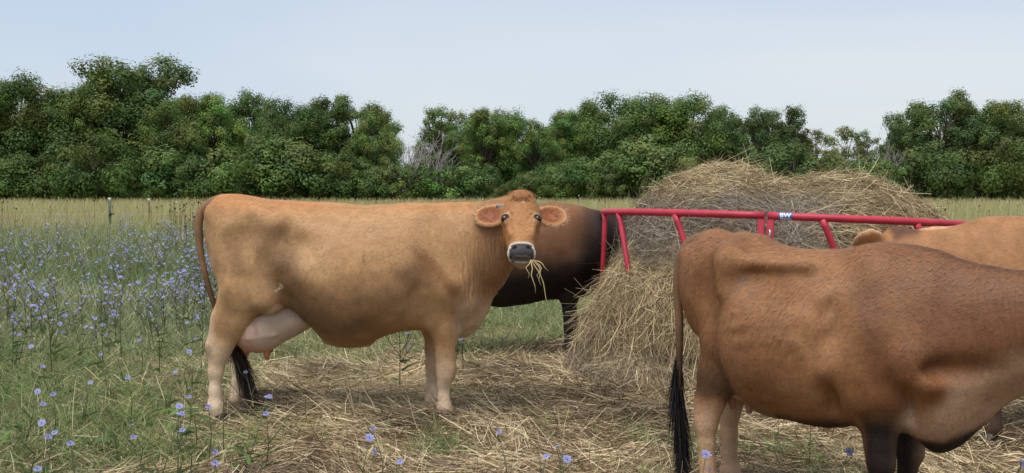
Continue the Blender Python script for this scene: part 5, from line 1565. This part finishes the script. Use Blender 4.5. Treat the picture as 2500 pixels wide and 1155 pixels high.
def near_grass():
    rng = np.random.default_rng(302)
    n0 = 190000
    y = 4.4 * (16 / 4.4) ** rng.random(n0); x = (rng.random(n0) - 0.5) * (1.12 * y + 0.9)
    m = straw_mask(x, y)
    P0 = np.stack([x, y, np.zeros_like(x)], 1)
    cl = fbm(P0, 2.3, 121)
    dens = np.clip((1.02 - m) * (0.35 + 1.1 * sstep(0.35, 0.65, cl)), 0, 1)
    dens = dens * np.where((x > 0.9) & (y < 8.4), 0.45, 1.0)
    keep = rng.random(n0) < dens
    x, y = x[keep], y[keep]; n = len(x); cl = cl[keep]; m = m[keep]
    P = np.stack([x, y, gz(x, y)], 1)
    n2 = fbm(P, 0.7, 122)
    L = rng.uniform(0.05, 0.17, n) * (0.7 + 0.8 * cl) * (1 + 0.5 * sstep(8.5, 12, y))
    flat = rng.random(n) < 0.35
    sp = np.where(flat, 1.3, 0.45)[:, None]
    d = rng.normal(size=(n, 3)) * np.concatenate([sp, sp, sp * 0.2], 1); d[:, 2] = np.abs(d[:, 2]) + np.where(flat, 0.35, 1.0)
    d /= np.linalg.norm(d, axis=1, keepdims=True)
    bend = rng.normal(size=(n, 3)) * np.array([0.35, 0.35, 0.05]) + np.array([0, 0, -0.30])
    k = rng.random((n, 1)) * 0.9 + (n2 - 0.5)[:, None] * 0.9 + 0.12
    c = np.where(k < 0.30, np.array([[0.11, 0.155, 0.06]]), np.where(k < 0.62, np.array([[0.20, 0.255, 0.10]]), np.where(k < 0.84, np.array([[0.32, 0.33, 0.155]]), np.array([[0.44, 0.37, 0.21]]))))
    c = c * rng.uniform(0.65, 1.95, (n, 1))
    tipc = c * 0.75 + np.array([0.28, 0.26, 0.12]) * 0.25
    return ribbons(P, d, L, rng.uniform(0.003, 0.0085, n) * (0.8 + 0.03 * y), bend, c, seg=2, rng=rng, tip=0.25, tipcol=tipc)
v, f, c = near_grass()
tag(obj('pasture_grass', mesh('pasture_grass', v, f, c), M['grass']), 'short green and drying pasture grass round the hay litter', 'grass', kind='stuff')

def tufts():
    rng = np.random.default_rng(304)
    spots = [(690, 1075), (1050, 868), (420, 1105), (1310, 1058), (980, 1060), (640, 1100), (1160, 905), (960, 850), (150, 1100), (60, 1060), (250, 1050), (30, 930), (200, 900), (330, 960), (1900, 1120), (2350, 1080), (1220, 800), (1320, 790)]
    parts = []
    for i in range(150):
        if i < len(spots): px, py = spots[i]
        else:
            py = rng.uniform(745, 1150); px = rng.uniform(-60, 460) if rng.random() < 0.75 else rng.uniform(300, 1400)
            if px > 460 and py > 880 and rng.random() < 0.7: continue
        d0 = GD(py); x0 = PX(px, d0)
        n = int(rng.integers(25, 70)); rad = rng.uniform(0.04, 0.13)
        P = np.stack([x0 + rng.normal(0, rad, n), d0 + rng.normal(0, rad, n), np.zeros(n)], 1)
        d = rng.normal(size=(n, 3)) * 0.42; d[:, 2] = 1; d /= np.linalg.norm(d, axis=1, keepdims=True)
        bend = rng.normal(size=(n, 3)) * np.array([0.4, 0.4, 0.05]) + np.array([0, 0, -0.4])
        base = np.array([0.13, 0.22, 0.065]) if rng.random() < 0.65 else np.array([0.24, 0.28, 0.11])
        c = base * rng.uniform(0.5, 1.55, (n, 1))
        parts.append(ribbons(P, d, rng.uniform(0.08, 0.24, n), rng.uniform(0.005, 0.010, n), bend, c, seg=3, rng=rng, tip=0.15, tipcol=c * 0.8 + np.array([0.08, 0.075, 0.03])))
    n = 900                                            # long dry stalks leaning through the grass
    y = GD(rng.uniform(730, 1150, n)); x = PX(np.where(rng.random(n) < 0.6, rng.uniform(-80, 520, n), rng.uniform(400, 2500, n)), y)
    d = rng.normal(size=(n, 3)); d[:, 2] = rng.uniform(0.15, 1.2, n); d /= np.linalg.norm(d, axis=1, keepdims=True)
    c = np.array([0.56, 0.47, 0.29]) * rng.uniform(0.6, 1.25, (n, 1))
    parts.append(ribbons(np.stack([x, y, np.zeros(n)], 1), d, rng.uniform(0.14, 0.38, n), rng.uniform(0.003, 0.0055, n), rng.normal(size=(n, 3)) * 0.2 + np.array([0, 0, -0.25]), c, seg=3, rng=rng, tip=0.4))
    return join(parts)
v, f, c = tufts()
tag(obj('grass_tufts', mesh('grass_tufts', v, f, c), M['grass']), 'bright green tufts of broad bladed grass in the pasture and the litter', 'grass', kind='stuff')

# ---------------------------------------------------------------- chicory
def flower_mesh(seed, r):
    rng = np.random.default_rng(seed)
    V, F, C = [], [], []
    k = 15
    for i in range(k):
        a = 2 * math.pi * i / k + rng.normal(0, 0.06)
        L = r * rng.uniform(0.88, 1.1); w0, w1 = r * 0.09, r * 0.19
        u = np.array([math.cos(a), math.sin(a), 0]); t = np.array([-math.sin(a), math.cos(a), 0])
        z1, z2 = 0.10 * r * rng.uniform(0.5, 1.5), 0.16 * r * rng.uniform(-0.6, 1.6)
        b = len(V)
        V += list(np.array([u * r * 0.08 - t * w0, u * r * 0.08 + t * w0, u * L * 0.6 + t * w1 + [0, 0, z1], u * L * 0.6 - t * w1 + [0, 0, z1], u * L + t * w1 * 0.9 + [0, 0, z2], u * L - t * w1 * 0.9 + [0, 0, z2]]))
        F += [(b, b + 1, b + 2, b + 3), (b + 3, b + 2, b + 4, b + 5)]
        col = np.array([0.34, 0.345, 0.62]) * rng.uniform(0.85, 1.2)
        C += [col * 0.8, col * 0.8, col, col, col * 1.1, col * 1.1]
    b = len(V)                                      # darker centre: a low cone of stamens
    for i in range(6):
        a = 2 * math.pi * i / 6
        V.append(np.array([math.cos(a) * r * 0.14, math.sin(a) * r * 0.14, r * 0.03])); C.append(np.array([0.07, 0.07, 0.30]))
    for i in range(6):
        a = 2 * math.pi * i / 6
        V.append(np.array([math.cos(a) * r * 0.04, math.sin(a) * r * 0.04, r * 0.22])); C.append(np.array([0.10, 0.10, 0.36]))
    for i in range(6): F.append((b + i, b + (i + 1) % 6, b + 6 + (i + 1) % 6, b + 6 + i))
    me = mesh('flower', np.array(V), np.array(F), np.array(C), smooth=False)
    me.materials.append(M['petal'])
    return me
FLOWERS = [flower_mesh(i, 0.0185 - 0.0012 * i) for i in range(4)] + [flower_mesh(9, 0.014)]

def chicory(seed, h, nf, nbr, fs=1.0):
    rng = np.random.default_rng(seed)
    root = empty('chicory_plant')
    parts, ends = [], []
    top = np.array([rng.normal(0, 0.05), rng.normal(0, 0.05), h])
    mid = top * 0.5 + np.array([rng.normal(0, 0.02), rng.normal(0, 0.02), 0])
    sv, sf = tube([(0, 0, -0.02), mid, top], [0.0032, 0.0027, 0.0016], 5)
    parts.append((sv, sf)); ends.append(top)
    for k in range(nbr):
        t = rng.uniform(0.35, 0.9); s0 = mid * min(1, t * 2) if t < 0.5 else mid + (top - mid) * (t * 2 - 1)
        a = rng.uniform(0, 6.28); L = rng.uniform(0.10, 0.26) * h / 0.6
        e = s0 + np.array([math.cos(a) * L * 0.55, math.sin(a) * L * 0.55, L])
        parts.append(tube([s0, (s0 + e) / 2 + np.array([math.cos(a), math.sin(a), -0.3]) * 0.015, e], [0.0022, 0.0019, 0.0014], 4))
        ends.append(e); ends.append(s0 + (e - s0) * rng.uniform(0.4, 0.7))
    V, F, _ = join(parts)
    C = np.ones((len(V), 1)) * np.array([0.17, 0.19, 0.10]) * rng.uniform(0.8, 1.2)
    st = mesh('stem', V, F, C); st.materials.append(M['grass'])
    obj('stem', st, None, root)
    nl = 5                                             # a few narrow leaves low down
    P = np.stack([rng.normal(0, 0.01, nl), rng.normal(0, 0.01, nl), rng.uniform(0, h * 0.4, nl)], 1)
    d = rng.normal(size=(nl, 3)); d[:, 2] = np.abs(d[:, 2]) * 0.5; d /= np.linalg.norm(d, axis=1, keepdims=True)
    v, f, c = ribbons(P, d, rng.uniform(0.08, 0.18, nl), 0.022, np.tile([0, 0, -0.3], (nl, 1)), np.tile([0.13, 0.18, 0.07], (nl, 1)), seg=3, rng=rng, tip=0.15)
    lm = mesh('foliage', v, f, c); lm.materials.append(M['grass']); obj('foliage', lm, None, root)['kind'] = 'stuff'
    order = [ends[0]] + [ends[i] for i in rng.permutation(np.arange(1, len(ends)))]
    for i in range(min(nf, len(order))):
        o = obj('flower', FLOWERS[int(rng.integers(0, len(FLOWERS)))], None, root)
        o.location = order[i]
        o.rotation_euler = (rng.uniform(0.0, 1.3), rng.uniform(-0.4, 0.4), rng.uniform(-1.2, 1.2))     # heads lean towards the light
        s = rng.uniform(0.75, 1.15) * fs; o.scale = (s, s * rng.uniform(0.6, 1.0), s)
    return root

def used_or_copy(p, flag):
    if flag.get(id(p)): return copy_tree(p)
    flag[id(p)] = True
    return p
flag = {}
singles = [chicory(400 + i, 0.26 + 0.03 * (i % 3), 1, 1) for i in range(5)]
pairs = [chicory(420 + i, 0.28 + 0.03 * (i % 3), 2, 2) for i in range(4)]
FL = [(85, 845, 1), (298, 853, 1), (255, 868, 1), (402, 912, 1), (475, 972, 1), (500, 993, 1), (447, 990, 1), (370, 1013, 2), (330, 1030, 1), (342, 1072, 1), (424, 1060, 1), (455, 1046, 1), (516, 1131, 1), (503, 1106, 1),
      (42, 963, 2), (117, 963, 1), (45, 1043, 2), (96, 1066, 1), (160, 1083, 1), (84, 1145, 1), (122, 872, 2), (308, 922, 1), (592, 970, 2), (613, 911, 1), (641, 1010, 1), (931, 1050, 1), (868, 1083, 2), (957, 1140, 1),
      (1240, 1062, 1), (1312, 1125, 1), (1352, 1080, 1), (1378, 1118, 1), (1712, 1126, 2), (2065, 1100, 1), (2472, 1130, 1), (195, 940, 1), (602, 848, 1), (556, 842, 1), (487, 828, 1), (338, 830, 1), (460, 857, 1), (280, 1010, 1), (120, 795, 2),
      (190, 800, 1), (60, 760, 2), (250, 780, 1), (360, 770, 1), (440, 790, 1), (30, 820, 1)]
def where(px, py):
    if px < 380: side = 'left of the fawn cow'
    elif px < 700: side = 'by the fawn hind legs'
    elif px < 1600: side = 'in the hay litter'
    else: side = 'near the brown cow'
    return side, ('far back' if py < 860 else ('midway' if py < 980 else 'in front'))
ORDS = ['leftmost', 'second', 'third', 'fourth', 'fifth', 'sixth', 'seventh', 'eighth', 'ninth', 'tenth']
FL.sort()
cnt = {}
for (px, py, nf) in FL:
    p = random.choice(singles if nf == 1 else pairs)
    hgt = max(o.location.z for o in p.children if o.name.startswith('flower'))
    d = GD(py, hgt)
    o = used_or_copy(p, flag)
    o.location = (PX(px, d), d, 0); o.rotation_euler = (0, 0, random.uniform(-0.5, 0.5))
    key = where(px, py) + (nf,)
    cnt[key] = cnt.get(key, 0) + 1
    w_ = ORDS[cnt[key] - 1] + ('' if cnt[key] == 1 else ' from left')
    tag(o, '%s chicory stem %s %s, %s' % (('single-flowered', 'two-flowered')[nf - 1], key[0], key[1], w_), 'wildflower', 'single chicory stems')
for p in singles + pairs:
    if not flag.get(id(p)):
        for ch in list(p.children): bpy.data.objects.remove(ch)
        bpy.data.objects.remove(p)

bushes = [chicory(450 + i, 0.50 + 0.05 * (i % 5), 11 + i % 5, 9, 0.82) for i in range(9)]
rp = random.Random(31)
k = 0
while k < 215:
    py = 540 + 235 * rp.random() ** 1.35
    px = rp.uniform(-160, 560) if rp.random() < 0.93 else rp.uniform(560, 1300)
    d = GD(py, 0.52)
    if d > 33: continue
    dens = vnoise(np.array([[PX(px, d), d, 0.0]]), 0.45, 131)[0]
    if rp.random() > 0.15 + 1.3 * (dens - 0.15): continue
    if py > 690 and rp.random() < 0.5: continue
    p = bushes[k % len(bushes)]
    o = used_or_copy(p, flag)
    o.location = (PX(px, d), d, -0.02); o.rotation_euler = (0, 0, rp.uniform(-0.9, 0.9))
    s = rp.uniform(0.85, 1.2); o.scale = (s, s, s)
    tag(o, 'bushy chicory plant in the dense blue flower patch behind the fawn cow', 'wildflower', 'chicory in the dense blue patch')
    k += 1
# green undergrowth of the patch
def patch_green():
    rng = np.random.default_rng(303)
    n = 52000
    y = 8.6 * (32 / 8.6) ** rng.random(n); x = PX(rng.uniform(-300, 640, n), y)
    P = np.stack([x, y, gz(x, y)], 1)
    nn = fbm(P, 0.8, 141)
    keep = rng.random(n) < 0.35 + 0.9 * nn
    P = P[keep]; n = len(P); y = y[keep]; nn = nn[keep]
    L = rng.uniform(0.16, 0.44, n) * (0.6 + 0.8 * nn) * (0.35 + 0.65 * sstep(8.6, 12, y))
    d = rng.normal(size=(n, 3)) * 0.4; d[:, 2] = 1; d /= np.linalg.norm(d, axis=1, keepdims=True)
    bend = rng.normal(size=(n, 3)) * np.array([0.35, 0.35, 0.05]) + np.array([0, 0, -0.12])
    kk = rng.random((n, 1)) + (nn - 0.5)[:, None] * 0.6
    c = np.where(kk < 0.40, np.array([[0.13, 0.165, 0.085]]), np.where(kk < 0.72, np.array([[0.23, 0.265, 0.14]]), np.where(kk < 0.90, np.array([[0.33, 0.34, 0.20]]), np.array([[0.42, 0.36, 0.21]]))))
    c = c * rng.uniform(0.7, 2.1, (n, 1))
    return ribbons(P, d, L, rng.uniform(0.6, 1.6, n) * (0.005 + 0.0003 * y), bend, c, seg=2, rng=rng, tip=0.3)
v, f, c = patch_green()
tag(obj('meadow_undergrowth', mesh('meadow_undergrowth', v, f, c), M['grass']), 'grey green stems and leaves under the blue flowers', 'undergrowth', kind='stuff')

# ---------------------------------------------------------------- single weeds and grass stalks in front
def stalk(px, py, pytop, label, seed, col, head=None, leaves=2, curve=0.03):
    """a thin stalk rooted at row py whose tip shows on row pytop"""
    rng = np.random.default_rng(seed)
    d = GD(py); x = PX(px, d); h = CAMH - (pytop - YH) / FPX * d
    e = empty('grass_stalk', (x, d, 0)); tag(e, label, 'grass stalk')
    path = [np.array([curve * (t ** 2) * 3 + rng.normal(0, 0.002), rng.normal(0, 0.004), h * t]) for t in (0, 0.3, 0.6, 0.85, 1.0)]
    V, F = tube(path, [0.0022, 0.002, 0.0018, 0.0014, 0.001], 5)
    obj('stem', mesh('stem', V, F, np.tile(col, (len(V), 1))), M['grass'], e)
    if leaves:
        P = np.stack([np.zeros(leaves), np.zeros(leaves), rng.uniform(0.1, 0.5, leaves) * h], 1)
        dv = rng.normal(size=(leaves, 3)); dv[:, 1] *= 0.4; dv[:, 2] = 0.7; dv /= np.linalg.norm(dv, axis=1, keepdims=True)
        v, f, c = ribbons(P, dv, rng.uniform(0.10, 0.2, leaves), 0.006, np.tile([0, 0, -0.35], (leaves, 1)), np.tile(np.array(col) * 0.9, (leaves, 1)), seg=4, rng=rng, tip=0.1)
        for q in range(leaves):
            nv = len(v) // leaves; nf_ = len(f) // leaves
            obj('leaf', mesh('leaf', v[q * nv:(q + 1) * nv], f[:nf_], c[q * nv:(q + 1) * nv]), M['grass'], e)
    if head:
        hl, hr, hcol = head
        top, dr = path[-1], unit(path[-1] - path[-2])
        n = 160
        t = rng.random(n)
        dv = rng.normal(size=(n, 3)) + dr * 1.2; dv /= np.linalg.norm(dv, axis=1, keepdims=True)
        v, f, c = ribbons(top - dr * hl * 0.4 + dr * (t * hl)[:, None], dv, hr * (0.6 + 0.8 * np.sin(t * 3.1)), 0.0022, np.zeros((n, 3)), np.array(hcol) * rng.uniform(0.7, 1.2, (n, 1)), seg=1, rng=rng, tip=0.4)
        obj('seed_head', mesh('seed_head', v, f, c), M['grass'], e)
    return e
stalk(1985, 1150, 985, 'green grass stalk with a thin seed spike below the belly of the brown cow', 501, (0.16, 0.22, 0.07), (0.11, 0.012, (0.24, 0.30, 0.10)), 2, 0.0)
stalk(1378, 1150, 1072, 'short grass stalk with a plump yellow foxtail head in the hay litter', 502, (0.17, 0.18, 0.08), (0.055, 0.010, (0.48, 0.43, 0.20)), 1, -0.02)
stalk(540, 1130, 935, 'dry bare stalk standing in front of the hind leg of the fawn cow', 503, (0.12, 0.085, 0.06), None, 0, 0.0)
stalk(8, 1080, 880, 'pale feathery grass plume at the left edge of the photo', 504, (0.34, 0.30, 0.15), (0.20, 0.014, (0.46, 0.40, 0.22)), 2, 0.03)
stalk(1690, 1150, 905, 'dry grass stalk with fine spike beside the tail of the brown cow', 505, (0.36, 0.30, 0.16), (0.13, 0.010, (0.46, 0.38, 0.20)), 1, 0.02)
stalk(1735, 1152, 965, 'leaning green grass stalk crossing the hind leg of the brown cow', 506, (0.22, 0.24, 0.09), (0.10, 0.009, (0.36, 0.36, 0.15)), 1, 0.06)

def weed(px, py, label, seed, size, nleaf, col):
    rng = np.random.default_rng(seed)
    d = GD(py); e = empty('broadleaf_weed', (PX(px, d), d, 0)); tag(e, label, 'weed', 'broad leaved weeds')
    h = size
    V, F = tube([(0, 0, -0.02), (0.01, 0, h * 0.5), (0.0, 0.01, h)], [0.004, 0.003, 0.002], 5)
    obj('stem', mesh('stem', V, F, np.tile([0.13, 0.17, 0.06], (len(V), 1))), M['grass'], e)
    for i in range(nleaf):
        t = rng.uniform(0.25, 1.0); a = i * 2.4 + rng.normal(0, 0.3)
        L = rng.uniform(0.07, 0.13) * (1.15 - 0.4 * t); W = L * rng.uniform(0.4, 0.55)
        u = np.array([math.cos(a), math.sin(a), rng.uniform(-0.1, 0.5)]); u = unit(u); s = unit(np.cross(u, (0, 0, 1))); nn = np.cross(s, u)
        base = np.array([0, 0, h * t])
        V, F = [], []
        prof = [0.06, 0.75, 1.0, 0.8, 0.42, 0.03]
        for q, pw in enumerate(prof):
            x_ = q / 5.0
            c0 = base + u * (L * x_ + 0.015) - np.array([0, 0, 0.35 * L * x_ * x_])
            ripple = rng.normal(0, 0.004)
            V += [c0 - s * W * 0.5 * pw + nn * (0.16 * W * pw + ripple), c0, c0 + s * W * 0.5 * pw + nn * (0.16 * W * pw - ripple)]
        for q in range(5):
            b = q * 3
            F += [(b, b + 1, b + 4, b + 3), (b + 1, b + 2, b + 5, b + 4)]
        cc = np.array(col) * rng.uniform(0.75, 1.3)
        obj('leaf', mesh('leaf', np.array(V), np.array(F), np.tile(cc, (len(V), 1))), M['grass'], e)
weed(430, 1120, 'leafy green weed between the chicory flowers left of the hind leg', 601, 0.26, 9, (0.13, 0.20, 0.055))
weed(455, 1060, 'taller pale green weed with narrow leaves left of the hind foot', 602, 0.22, 7, (0.15, 0.21, 0.07))
weed(8, 1125, 'bright green broad leaved weed at the bottom left corner', 603, 0.16, 6, (0.15, 0.23, 0.06))
weed(590, 1165, 'low leafy weed at the bottom edge right of the chicory', 604, 0.12, 6, (0.10, 0.16, 0.05))
weed(250, 1120, 'low green weed near the bottom edge left of the hind leg', 605, 0.13, 7, (0.10, 0.16, 0.05))

# straw hanging from the fawn cow's mouth
MW = Matrix.Translation(fawn_cow.location)
mo = MW @ Vector(H1['O'] + H1['a'] * 0.448 + H1['s'] * 0.0 + H1['n'] * 0.0)
sx = 1 if H1['s'][0] > 0 else -1
side = Vector(H1['s'] * sx)
m0 = MW @ Vector(H1['O'] + H1['a'] * 0.450 + np.array(side) * 0.055 + H1['n'] * 0.010)
parts = []
rs = np.random.default_rng(77)
for dx, dz, cv, L in ((0.05, -0.13, 0.02, 1), (0.02, -0.17, -0.01, 1), (-0.02, -0.09, -0.02, 1), (0.09, -0.05, 0.01, 1), (0.10, -0.26, 0.015, 1), (0.04, -0.10, 0.03, 1)):
    s0 = m0 + Vector((rs.uniform(-0.012, 0.008), rs.uniform(-0.01, 0.01), 0.006)); e_ = m0 + Vector((dx, -0.03, dz))
    mid = (s0 + e_) / 2 + Vector((cv, -0.02, 0.01))
    parts.append(tube([s0, s0 + (mid - s0) * 0.6 + Vector((0.008, 0, 0.003)), mid, mid + (e_ - mid) * 0.6 + Vector((-cv * 0.6, 0, 0)), e_], [0.0026, 0.003, 0.0026, 0.002, 0.0014], 5))
V, F, _ = join(parts)
tag(obj('straw_wisp', mesh('straw_wisp', V, F, np.tile([0.55, 0.44, 0.22], (len(V), 1))), M['straw']), 'a few straw stalks hanging from the mouth of the fawn cow', 'straw')
